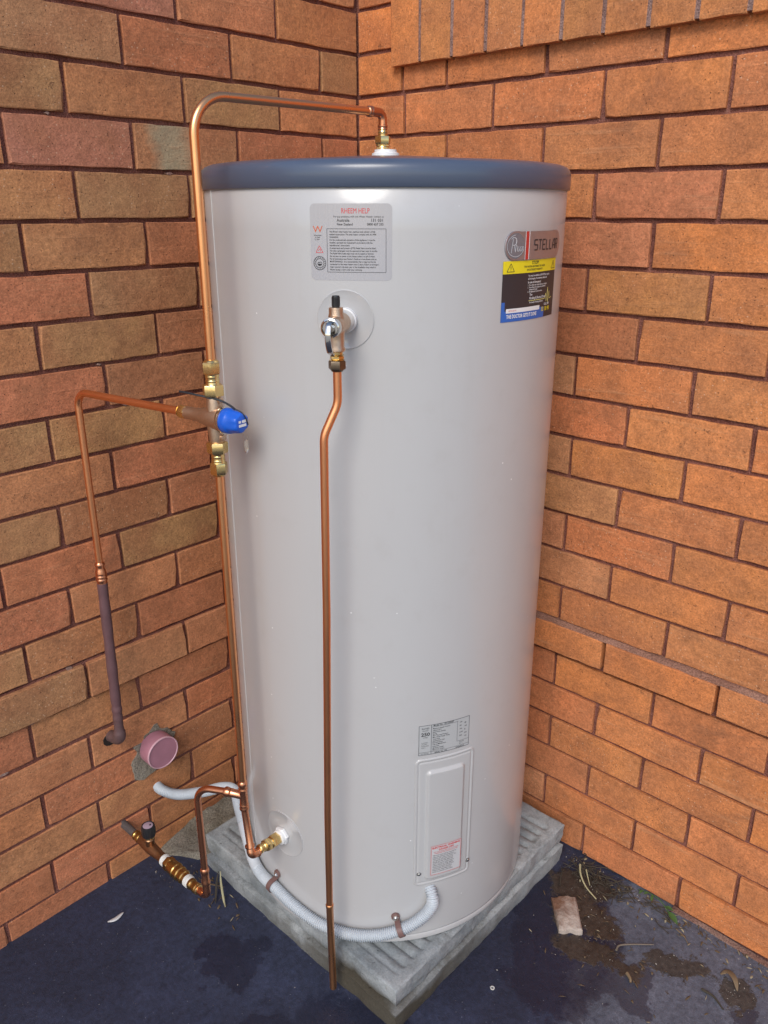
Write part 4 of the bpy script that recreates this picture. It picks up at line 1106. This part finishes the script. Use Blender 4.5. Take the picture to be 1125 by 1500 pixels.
bm = BM(); sweep(bm, [Vector((VX, VY, -1.392)), Vector((VX, VY, -1.398)), EL+Vector((0, 0, .016))], .0069, 26); build('short_pipe', bm, M_COPPER_OLD, CR)
bm = BM(); din = (CI+cn*.060-EL).normalized()
lathe(bm, EL-tdir*.020, tdir, [(0, .0096), (.001, .0126), (.004, .0132), (.007, .0126), (.009, .0106)], 28)
sweep(bm, fillet([EL-tdir*.014, EL+tdir*.002, EL+din*.020], [0, .012, 0], 8), .0078, 24)
lathe(bm, EL, din, [(.014, .0106), (.016, .0126), (.019, .0126), (.021, .0108)], 28)
build('elbow', bm, M_COPPER_OLD, CR)
bm = BM(); dn = (CI+cn*.012-EL); L_ = dn.length; dn.normalize()
lathe(bm, EL, dn, [(.019, .0112), (.021, .0130), (.024, .0130), (.0255, .0116), (.030, .0116), (.031, .0130), (.034, .0130)], 28)
hexnut(bm, EL, dn, .034, .046, .0175, .4); lathe(bm, EL, dn, [(.046, .0140), (.048, .0155), (.050, .0140)], 28); hexnut(bm, EL, dn, .050, L_-.004, .0185, .1)
build('inlet_union', bm, M_BRASS, CR, angle=30)

# ------------------------------------------------------------------ cold supply loop and stop valve from the left wall
CX, CY = -.785, -.3150
CS = thing('cold_supply_pipe', 'short copper loop linking the stop valve at ground level to the tee', 'pipe', (CX, CY, -1.65))
bm = BM(); sweep(bm, fillet([(CX, CY, -1.585), (CX, CY, -1.372), tee+bd2*.036], [0, .034, 0], 14), PR, 28); build('pipe', bm, M_COPPER_OLD, CS)
bm = BM()
lathe(bm, (CX, CY, 0), (0, 0, -1), [(1.572, .0094), (1.574, .0116), (1.578, .0128), (1.582, .0124), (1.5845, .0104), (1.588, .0108), (1.602, .0108), (1.605, .0124), (1.609, .0130), (1.613, .0124), (1.6155, .0106)], 28)
sweep(bm, fillet([(CX, CY, -1.612), (CX, CY, -1.650), (CX-.001, CY+.042, -1.650)], [0, .018, 0], 12), .0080, 26)
build('elbow', bm, M_COPPER_OLD, CS)
SVX, SVZ = -.790, -1.650
SV = thing('stop_valve', 'old brass stop valve with a black knob coming out of the left wall', 'valve', (SVX, 0, SVZ))
AXv = Vector((CX-.001-SVX, CY+.03, 0)).normalized(); O_ = Vector((SVX, 0, SVZ))
bm = BM(); lathe(bm, O_, AXv, [(-.02, .0125), (.0, .0130), (.012, .0122), (.030, .0126), (.048, .0120)], 26); build('lead_stub', bm, M_LEAD, SV)
bm = BM(); lathe(bm, O_, AXv, [(.046, .0125), (.048, .0150), (.052, .0152), (.054, .0130), (.060, .0130), (.062, .0155), (.067, .0155), (.069, .0138)], 30); build('inlet_collar', bm, M_BRASS_OLD, SV)
bm = BM(); lathe(bm, O_, AXv, [(.066, .0135), (.075, .0160), (.090, .0175), (.108, .0185), (.125, .0175), (.140, .0150), (.152, .0145), (.156, .0165), (.160, .0165)], 32)
KB = O_+AXv*.108
lathe(bm, KB, (0, 0, 1), [(0, .0140), (.020, .0138), (.022, .0155), (.026, .0155), (.028, .0130)], 28)
build('valve_body', bm, M_BRONZE_DK, SV)
bm = BM(); lathe(bm, KB, (0, 0, 1), [(.028, .0135), (.030, .0160), (.033, .0160), (.0345, .0135), (.038, .0125)], 28); build('brass_bonnet', bm, M_BRASS, SV)
bm = BM(); rings = []
for t, r, lob in ((.033, .0112, 0), (.035, .0138, .02), (.039, .0152, .06), (.050, .0157, .07), (.058, .0152, .06), (.062, .0141, .02), (.0625, .0122, 0), (.061, .0117, 0), (.061, .0005, 0)):
    rings.append([bm.verts.new(KB+Vector((math.cos(k*2*PI/64)*r*(1-lob*(.5+.5*math.cos(16*k*2*PI/64))), math.sin(k*2*PI/64)*r*(1-lob*(.5+.5*math.cos(16*k*2*PI/64))), t))) for k in range(64)])
for A, B in zip(rings, rings[1:]):
    for k in range(64): bm.faces.new((A[k], A[(k+1) % 64], B[(k+1) % 64], B[k]))
KN = build('knob', bm, M_BLACK, SV, angle=50)
bm = BM(); lathe(bm, KB, (0, 0, 1), [(.0612, .0152), (.0618, .0152), (.0622, .0142)], 28); build('knob_disc', bm, M_KNOBTOP, KN)
bm = BM(); lathe(bm, KB+Vector((.004, -.003, 0)), (0, 0, 1), [(.062, .0028), (.0635, .0026), (.0638, .001)], 14); build('knob_screw', bm, M_BLACK, KN)
def tape(t0, nm='thread_tape'):
    bm = BM(); pr_ = [(t0, .0150), (t0+.001, .0168)]
    for k in range(4): pr_ += [(t0+.002+k*.003, .0176+.0006*(k % 2)), (t0+.0035+k*.003, .0166)]
    pr_ += [(t0+.0145, .0150)]
    lathe(bm, O_, AXv, pr_, 30); build(nm, bm, M_TAPE, SV)
tape(.158)
bm = BM()
hexnut(bm, O_, AXv, .172, .186, .0215, .5)
lathe(bm, O_, AXv, [(.184, .0190), (.190, .0205), (.200, .0212), (.203, .0225), (.207, .0225), (.209, .0205), (.214, .0205), (.217, .0220), (.221, .0220), (.223, .0195), (.228, .0190), (.231, .0205), (.235, .0202), (.237, .0175), (.246, .0165)], 34)
build('check_valve', bm, M_BRASS_OLD, SV, angle=30)
tape(.243)
bm = BM()
lathe(bm, O_, AXv, [(.256, .0150), (.260, .0162), (.264, .0162), (.266, .0142), (.272, .0140), (.275, .0156), (.280, .0156), (.282, .0130)], 30)
build('outlet_connector', bm, M_BRASS_OLD, SV)
bm = BM(); lathe(bm, O_, AXv, [(.2805, .0130), (.283, .0150), (.286, .0146), (.288, .0112)], 30); build('outlet_ring', bm, M_BRASS, SV)

RS = 1.0
# ------------------------------------------------------------------ capped waste pipe
WPc = Vector((-.6945, 0, -1.4835))
WP = thing('capped_waste_pipe', 'pink plastic pipe stub with an end cap sticking out of the left wall', 'pipe', tuple(WPc))
bm = BM(); lathe(bm, WPc, (0, -1, 0), [(-.03, .0360), (.004, .0365), (.006, .0385), (.036, .0390), (.040, .0385)], 48); build('sleeve', bm, M_CAPPINK, WP)
bm = BM(); lathe(bm, WPc, (0, -1, 0), [(.038, .0389), (.0405, .0392), (.0420, .0385), (.0422, .0368), (.0405, .0360)], 48, cap=False); build('rim', bm, M_CAPPINK2, WP)
bm = BM(); lathe(bm, WPc, (0, -1, 0), [(.0375, .0374), (.0385, .0366), (.0388, .012), (.0384, .0008)], 48); build('end_cap', bm, M_CAPPINK, WP)
bm = BM(); lathe(bm, WPc, (0, -1, 0), [(.0384, .0014), (.0393, .0008)], 12)
for k in range(5):
    a = k*1.3+.4; q = WPc+Vector((math.cos(a)*.006, -.0386, math.sin(a)*.005)); lathe(bm, q, (0, -1, 0), [(0, .0010), (.0005, .0005)], 6)
build('moulding_mark', bm, I_WHITE, WP)

# ------------------------------------------------------------------ electrical conduit round the base
ch = [Vector((-.696, .012, -1.598)), Vector((-.694, -.018, -1.602)), Vector((-.676, -.055, -1.604)), Vector((-.645, -.110, -1.584)), Vector((-.625, -.165, -1.553)), Vector((-.6230, -.205, -1.541)), Vector((-.6360, -.235, -1.556))]
ch += [cyl(158, -1.590, .016), cyl(163.5, -1.6200, .0155), cyl(170, -1.6290, .0145), cyl(177.6, -1.6270, .0140), cyl(188, -1.6400, .0138), cyl(199, -1.6560, .0138), cyl(210, -1.6610, .0138), cyl(220, -1.6555, .0140), cyl(229, -1.6400, .0140), cyl(235.5, -1.6180, .0140), cyl(238.9, -1.5940, .0138), cyl(239.3, -1.5740, .0110), cyl(239.2, -1.5640, -.004), cyl(239.2, -1.5600, -.02)]
path = resample(catmull(ch, 12), .0006)
CD = thing('electrical_conduit', 'pale grey corrugated conduit curving round the foot of the tank', 'conduit', tuple(ch[0]))
tot = len(path); rad_ = []
period = 7.0                                                       # samples per corrugation
seg_a, seg_b = None, None
for i, q in enumerate(path):
    an = (math.degrees(math.atan2(q.y-TC.y, q.x-TC.x))) % 360
    d = math.hypot(q.x-TC.x, q.y-TC.y)-TR
    smooth_part = 152 < an < 167 and q.y < -.2
    w_ = .0034*(.5+.5*math.cos(2*PI*i/period))**1.3
    rad_.append(.0122-(w_ if not smooth_part else .0002))
bm = BM(); sweep(bm, path, rad_, 22)
build('corrugated_tube', bm, M_PVC, CD, smooth='all')
for (sa, sz_, ax_) in ((177.2, -1.6265, None), (228.0, -1.6425, None)):
    i0 = min(range(tot), key=lambda i: (path[i]-cyl(sa, sz_, .014)).length)
    q = path[i0]; t = (path[i0+6]-path[i0-6]).normalized(); nn = nrm(sa); bb_ = t.cross(nn).normalized()
    if bb_.z < 0: bb_ = -bb_
    SD = thing('conduit_saddle', 'brown conduit clip near the cold inlet' if sa < 200 else 'brown conduit clip right of the drain pipe near the access cover', 'pipe clip', tuple(q))
    bm = BM(); prof = []
    for k in range(15):
        a = PI*(k/14)*1.02-PI*.51
        prof.append(nn*math.cos(a)*.0131+bb_*math.sin(a)*.0131)
    prof = [bb_*-.0150-nn*.0130]+prof+[bb_*.0165-nn*.0115, bb_*.028-nn*.0118]
    prev = None
    for p_ in prof:
        o2 = p_+(p_.normalized()*.0012)
        cur = [bm.verts.new(q+p_-t*.0055), bm.verts.new(q+p_+t*.0055), bm.verts.new(q+o2+t*.0055), bm.verts.new(q+o2-t*.0055)]
        if prev:
            for k in range(4): bm.faces.new((prev[k], prev[(k+1) % 4], cur[(k+1) % 4], cur[k]))
        else: bm.faces.new(cur)
        prev = cur
    bm.faces.new(prev); build('strap', bm, M_SADDLE, SD, angle=30)
    bm = BM(); lathe(bm, q+bb_*.0235-nn*.0135, nn, [(0, .0085), (.0036, .0085), (.0040, .0078)], 24); build('lug', bm, M_SADDLE, SD)
    bm = BM(); hexnut(bm, q+bb_*.0235-nn*.0095, nn, 0, .0040, .0060, .2); lathe(bm, q+bb_*.0235-nn*.0095, nn, [(.0040, .0045), (.0052, .0035), (.0056, .001)], 16); build('screw', bm, M_CHROME, SD, angle=30)

# ------------------------------------------------------------------ debris on the paving
def gp(x_, y_, h=0): return Vector((x_, y_, gz(x_, y_)+h))
bm = BM()
cor = [(-.179, -.768), (-.139, -.808), (-.211, -.867), (-.243, -.827)]; n = 14
cc_ = Vector((sum(c_[0] for c_ in cor)/4, sum(c_[1] for c_ in cor)/4, 0)); V = []
for i in range(n+1):
    row = []
    for j in range(n+1):
        u_, v_ = i/n, j/n
        p0 = Vector(cor[0]).lerp(Vector(cor[1]), u_); p1 = Vector(cor[3]).lerp(Vector(cor[2]), u_); p_ = p0.lerp(p1, v_)
        wob = noise.noise((u_*3, v_*5, 2))*.006
        x_ = p_.x+wob*(1 if 0 < v_ < 1 else 1.6); y_ = p_.y+wob
        e = min(u_, 1-u_, v_, 1-v_)
        h = .015+noise.noise((u_*4, v_*4, 7))*.004+noise.noise((u_*14, v_*14, 7))*.0014 if e > 0 else .010
        row.append(bm.verts.new(gp(x_, y_, h)))
    V.append(row)
for i in range(n):
    for j in range(n): bm.faces.new((V[i][j], V[i+1][j], V[i+1][j+1], V[i][j+1]))
loop = [V[i][0] for i in range(n+1)]+[V[n][j] for j in range(1, n+1)]+[V[i][n] for i in range(n-1, -1, -1)]+[V[0][j] for j in range(n-1, 0, -1)]
low = [bm.verts.new((v_.co.x, v_.co.y, v_.co.z-.013)) for v_ in loop]
for k in range(len(loop)): bm.faces.new((loop[k], loop[(k+1) % len(loop)], low[(k+1) % len(low)], low[k]))
bm.faces.new(low)
o = build('brick_fragment', bm, M_CHUNK, None, angle=40, origin=tuple(gp(cc_.x, cc_.y)))
tag(o, 'pale brown broken masonry fragment lying on the damp paving right of the slab', 'rubble')
def leaf(name, label, cat, mat, pts, wid, thick=.0005, curl=.2):
    bm = BM(); P_ = catmull(pts, 6); n = len(P_); prev = None
    for i, q in enumerate(P_):
        t = (P_[min(i+1, n-1)]-P_[max(i-1, 0)]).normalized(); s = t.cross(Vector((0, 0, 1)))
        s = (s if s.length > .1 else t.cross(Vector((1, 0, 0)))).normalized(); nn = s.cross(t)
        w_ = wid*(math.sin(PI*min(1, max(.04, i/(n-1))))**.7)+.0004
        cur = [bm.verts.new(q-s*w_+nn*w_*curl), bm.verts.new(q), bm.verts.new(q+s*w_+nn*w_*curl), bm.verts.new(q+s*w_+nn*(w_*curl+thick)), bm.verts.new(q+nn*thick), bm.verts.new(q-s*w_+nn*(w_*curl+thick))]
        if prev:
            for k in range(6): bm.faces.new((prev[k], prev[(k+1) % 6], cur[(k+1) % 6], cur[k]))
        else: bm.faces.new(cur)
        prev = cur
    bm.faces.new(prev)
    o_ = build(name, bm, mat, None, smooth='all', origin=tuple(P_[0]))
    return tag(o_, label, cat)
leaf('dry_leaf', 'curled tan dry leaf on the paving at the lower right', 'leaf', M_LEAFDRY, [gp(-.098, -1.125, .002), gp(-.088, -1.135, .006), gp(-.098, -1.152, .010), gp(-.114, -1.165, .004)], .0055, curl=.7)
leaf('leaf_scrap', 'small pale fleck of leaf on the navy paving by the left wall', 'leaf', M_PAPER, [gp(-.905, -.100, .001), gp(-.890, -.108, .003), gp(-.868, -.103, .002)], .0045)
leaf('dry_leaf', 'long pale gum leaf hanging down by the left side of the slab', 'leaf', M_STRAW, [Vector((-.678, -.205, -1.732)), Vector((-.686, -.215, -1.752)), Vector((-.698, -.238, -1.776)), Vector((-.706, -.255, -1.781))], .0020, curl=.5)
leaf('dry_leaf', 'thin grey leaf stalk lying between the copper elbow and the slab', 'leaf', M_LEAFDRY, [Vector((-.715, -.170, -1.765)), Vector((-.695, -.192, -1.768)), Vector((-.678, -.215, -1.772))], .0018, curl=.5)
leaf('dry_leaf', 'dark brown shrivelled leaf against the slab behind the gum leaf', 'leaf', M_ROOT, [Vector((-.672, -.188, -1.748)), Vector((-.684, -.196, -1.762)), Vector((-.702, -.215, -1.778)), Vector((-.716, -.232, -1.780))], .0022, curl=.8)
def twig(name, label, cat, mat, pts, r0, r1=None):
    P_ = catmull(pts, 7); n = len(P_); r1 = r1 or r0*.5
    bm = BM(); sweep(bm, P_, [r0+(r1-r0)*i/(n-1) for i in range(n)], 7)
    return tag(build(name, bm, mat, None, origin=tuple(P_[0])), label, cat)
twig('twig', 'thin bent grey twig lying on pale paving', 'twig', M_TWIG, [gp(-.197, -.940, .003), gp(-.182, -.940, .004), gp(-.160, -.958, .003), gp(-.128, -.992, .003)], .0022)
twig('grass_stem', 'longer pale straw stem beside the slab corner', 'stem', M_STRAW, [gp(-.048, -.766, .010), gp(-.072, -.782, .008), gp(-.092, -.808, .004), gp(-.106, -.842, .003)], .0026)
twig('grass_stem', 'shorter pale straw stem beside the slab corner', 'stem', M_STRAW, [gp(-.052, -.785, .010), gp(-.066, -.797, .008), gp(-.082, -.812, .004)], .0018)
twig('wood_chip', 'small tan chip on the silt in front of the rubble', 'chip', M_LEAFDRY, [gp(-.232, -.983, .004), gp(-.240, -.994, .005), gp(-.246, -.998, .003)], .0038, .0020)
twig('twig', 'short brown twig close to the foot of the right wall', 'twig', M_LEAFDRY, [gp(-.055, -1.010, .002), gp(-.062, -1.030, .003), gp(-.075, -1.046, .002)], .0012)
twig('twig', 'dark stick in the mud at the bottom right corner', 'twig', M_ROOT, [gp(-.158, -1.110, .002), gp(-.160, -1.135, .005), gp(-.172, -1.160, .002)], .0030, .0015)
# roots and litter heaped along the right wall
bm = BM(); r2 = random.Random(3)
for k in range(95):
    x_ = -.030-abs(r2.gauss(0, .022)); y_ = -.73-abs(r2.gauss(.0, .12))
    if y_ < -1.0: continue
    a = r2.uniform(-.9, .9)-PI/2; L_ = r2.uniform(.015, .06); p_ = [gp(x_, y_, .002+r2.random()*.008)]
    for q in range(3):
        a += r2.uniform(-.7, .7); p_.append(p_[-1]+Vector((math.cos(a)*L_/3, math.sin(a)*L_/3, r2.uniform(-.003, .003)))); p_[-1].x = min(p_[-1].x, -.008); p_[-1].z = max(p_[-1].z, gz(p_[-1].x, p_[-1].y)+.001)
    sweep(bm, catmull(p_, 3), r2.uniform(.0005, .0013), 5)
tag(build('root_litter', bm, M_ROOT), 'dark tangle of fine roots along the foot of the right wall', kind='stuff')
bm = BM()
for k in range(2600):
    z_ = r2.random()
    if z_ < .45: x_ = -.012-abs(r2.gauss(0, .03)); y_ = r2.uniform(-1.5, -.72)
    elif z_ < .75: c_ = r2.choice([(-.225, -.905, .05), (-.145, -1.075, .04), (-.115, -1.165, .03), (-.09, -.80, .04), (-.165, -.845, .04)]); x_ = r2.gauss(c_[0], c_[2]); y_ = r2.gauss(c_[1], c_[2])
    elif z_ < .85: x_ = r2.uniform(-.76, -.60); y_ = r2.uniform(-.13, -.02)
    else: x_ = r2.uniform(-1.3, -.03); y_ = r2.uniform(-1.35, -.02)
    if SX0-.01 < x_ < SX1+.01 and SY0-.01 < y_ < SY1: continue
    if x_ > -.006 or y_ > -.004: continue
    s = abs(r2.gauss(.0006, .0007))+.0004; c0 = gp(x_, y_, s*.3)
    vs = [bm.verts.new(c0+Vector((r2.uniform(-1, 1), r2.uniform(-1, 1), r2.uniform(-.3, 1)))*s) for _ in range(4)]
    for f in ((0, 1, 2), (0, 1, 3), (1, 2, 3), (0, 2, 3)): bm.faces.new([vs[i] for i in f])
m = MT('grit', rough=.85); v = m.coord()
m.set('color', m.ramp(m.n('ShaderNodeTexWhiteNoise', {'Vector': m.n('ShaderNodeVectorMath', {0: v, 1: (.006, .006, .006)}, operation='SNAP').outputs[0]}).outputs[0], [(0, (.04, .03, .025)), (.6, (.13, .10, .08)), (1, (.45, .42, .38))]))
tag(build('scattered_grit', bm, m.m, smooth=False), 'fine grit and silt scattered on the paving', kind='stuff')
for nm_, lb_, mt_, sd_ in (('leaf_litter', 'small brown leaf scraps and soil crumbs around the slab and right wall', plain('brown_leaf_bits', (.10, .065, .035), .8), 5), ('pale_litter', 'pale grass and bark scraps scattered around the slab and right wall', plain('pale_bits', (.30, .25, .16), .75), 9)):
    r3 = random.Random(sd_); bm = BM()
    for k in range(170 if sd_ == 5 else 46):
        q_ = r3.random()
        if q_ < .55: x_ = -.014-abs(r3.gauss(0, .035)); y_ = r3.uniform(-1.25, -.74)
        elif q_ < .85: x_ = r3.gauss(-.19, .07); y_ = r3.gauss(-.92, .10)
        else: x_ = r3.uniform(-.735, -.675); y_ = r3.uniform(-.32, -.10)
        if (SX0-.012 < x_ < SX1+.012 and SY0-.012 < y_ < SY1) or x_ > -.012: continue
        L_ = r3.uniform(.0035, .010); w_ = r3.uniform(.0008, .0028); a = r3.uniform(0, PI); c0 = gp(x_, y_, .0015)
        dx, dy = Vector((math.cos(a), math.sin(a), r3.uniform(-.15, .3)))*L_, Vector((-math.sin(a), math.cos(a), r3.uniform(-.5, .5)))*w_
        vs = [bm.verts.new(c0+dx*u_+dy*v_+Vector((0, 0, z_))) for u_, v_, z_ in ((-1, 0, 0), (-.3, .9, .001), (.5, .8, .0012), (1, 0, 0), (.4, -.9, .001), (-.4, -.8, .0005))]
        ctr = bm.verts.new(c0+Vector((0, 0, .0024)))
        for i in range(6): bm.faces.new((vs[i], vs[(i+1) % 6], ctr))
        bm.faces.new(list(reversed(vs)))
    tag(build(nm_, bm, mt_, smooth=False), lb_, kind='stuff')
# pale brown strip of exposed footing at the foot of the right wall
bm = BM(); V = []
for i in range(60):
    y_ = -.98-.9*i/59; wv_ = .007+noise.noise((y_*12, 0, 0))*.004
    V.append([bm.verts.new((-.003, y_, gz(0, y_)+.007)), bm.verts.new((-.005-wv_, y_, gz(0, y_)+.0055+noise.noise((y_*30, 4, 0))*.0015)), bm.verts.new((-.008-wv_, y_, gz(0, y_)-.004))])
for A, B in zip(V, V[1:]):
    for k in range(2): bm.faces.new((A[k], A[k+1], B[k+1], B[k]))
tag(build('mortar_fillet', bm, mortar_material('pink_mortar_fillet', (.20, .10, .075), (.30, .19, .15)), smooth=False), 'thin ragged mortar fillet at the foot of the right wall', kind='structure')
# weed seedling
WD = thing('weed_seedling', 'small green weed growing at the foot of the right wall', 'weed', tuple(gp(-.012, -.905)))
bm = BM(); sweep(bm, catmull([gp(-.014, -.900, .004), gp(-.016, -.925, .014), gp(-.022, -.955, .018), gp(-.034, -.982, .012)], 6), .0011, 6); build('stem', bm, M_GREEN, WD)
def wleaf(p_, d, s, w_):
    bm = BM(); d = Vector(d).normalized(); sd = d.cross(Vector((0, 0, 1))).normalized(); n = 9; L1, L2, Mi = [], [], []
    for i in range(n):
        f = i/(n-1); ww = w_*math.sin(PI*min(.98, f+.02))**.8; c_ = p_+d*s*f+Vector((0, 0, -.004*f*f))
        L1.append(bm.verts.new(c_+sd*ww+Vector((0, 0, ww*.3)))); Mi.append(bm.verts.new(c_)); L2.append(bm.verts.new(c_-sd*ww+Vector((0, 0, ww*.3))))
    for i in range(n-1): bm.faces.new((L1[i], Mi[i], Mi[i+1], L1[i+1])); bm.faces.new((Mi[i], L2[i], L2[i+1], Mi[i+1]))
    build('leaf', bm, M_GREEN, WD, smooth='all')
wleaf(gp(-.034, -.980, .013), (-.4, -1, -.15), .030, .0075); wleaf(gp(-.028, -.970, .016), (.15, -1, .1), .018, .005); wleaf(gp(-.018, -.935, .016), (-1, -.3, .1), .016, .0035); wleaf(gp(-.016, -.925, .014), (-.7, .5, .2), .013, .003); wleaf(gp(-.012, -.91, .008), (-.9, .2, .1), .015, .003)
# washer dropped on the paving
bm = BM(); c_ = gp(-.451, -.800, .0005); lathe(bm, c_, (0, 0, 1), [(0, .0045), (.0012, .0045), (.0012, .0024), (0, .0024)], 20, cap=False)
tag(build('washer', bm, M_TAPE, None, origin=tuple(c_)), 'tiny pale washer on the paving in front of the slab', 'washer')

for o in list(SC.objects):
    if o.parent is None and o.name.split('.')[0] in ('brick_wall', 'conduit_saddle', 'dry_leaf', 'twig', 'grass_stem'):
        o['group'] = {'brick_wall': 'brick walls meeting in the corner', 'conduit_saddle': 'clips holding the conduit', 'dry_leaf': 'dry leaves on the paving', 'twig': 'twigs on the paving', 'grass_stem': 'straw stems beside the slab'}[o.name.split('.')[0]]
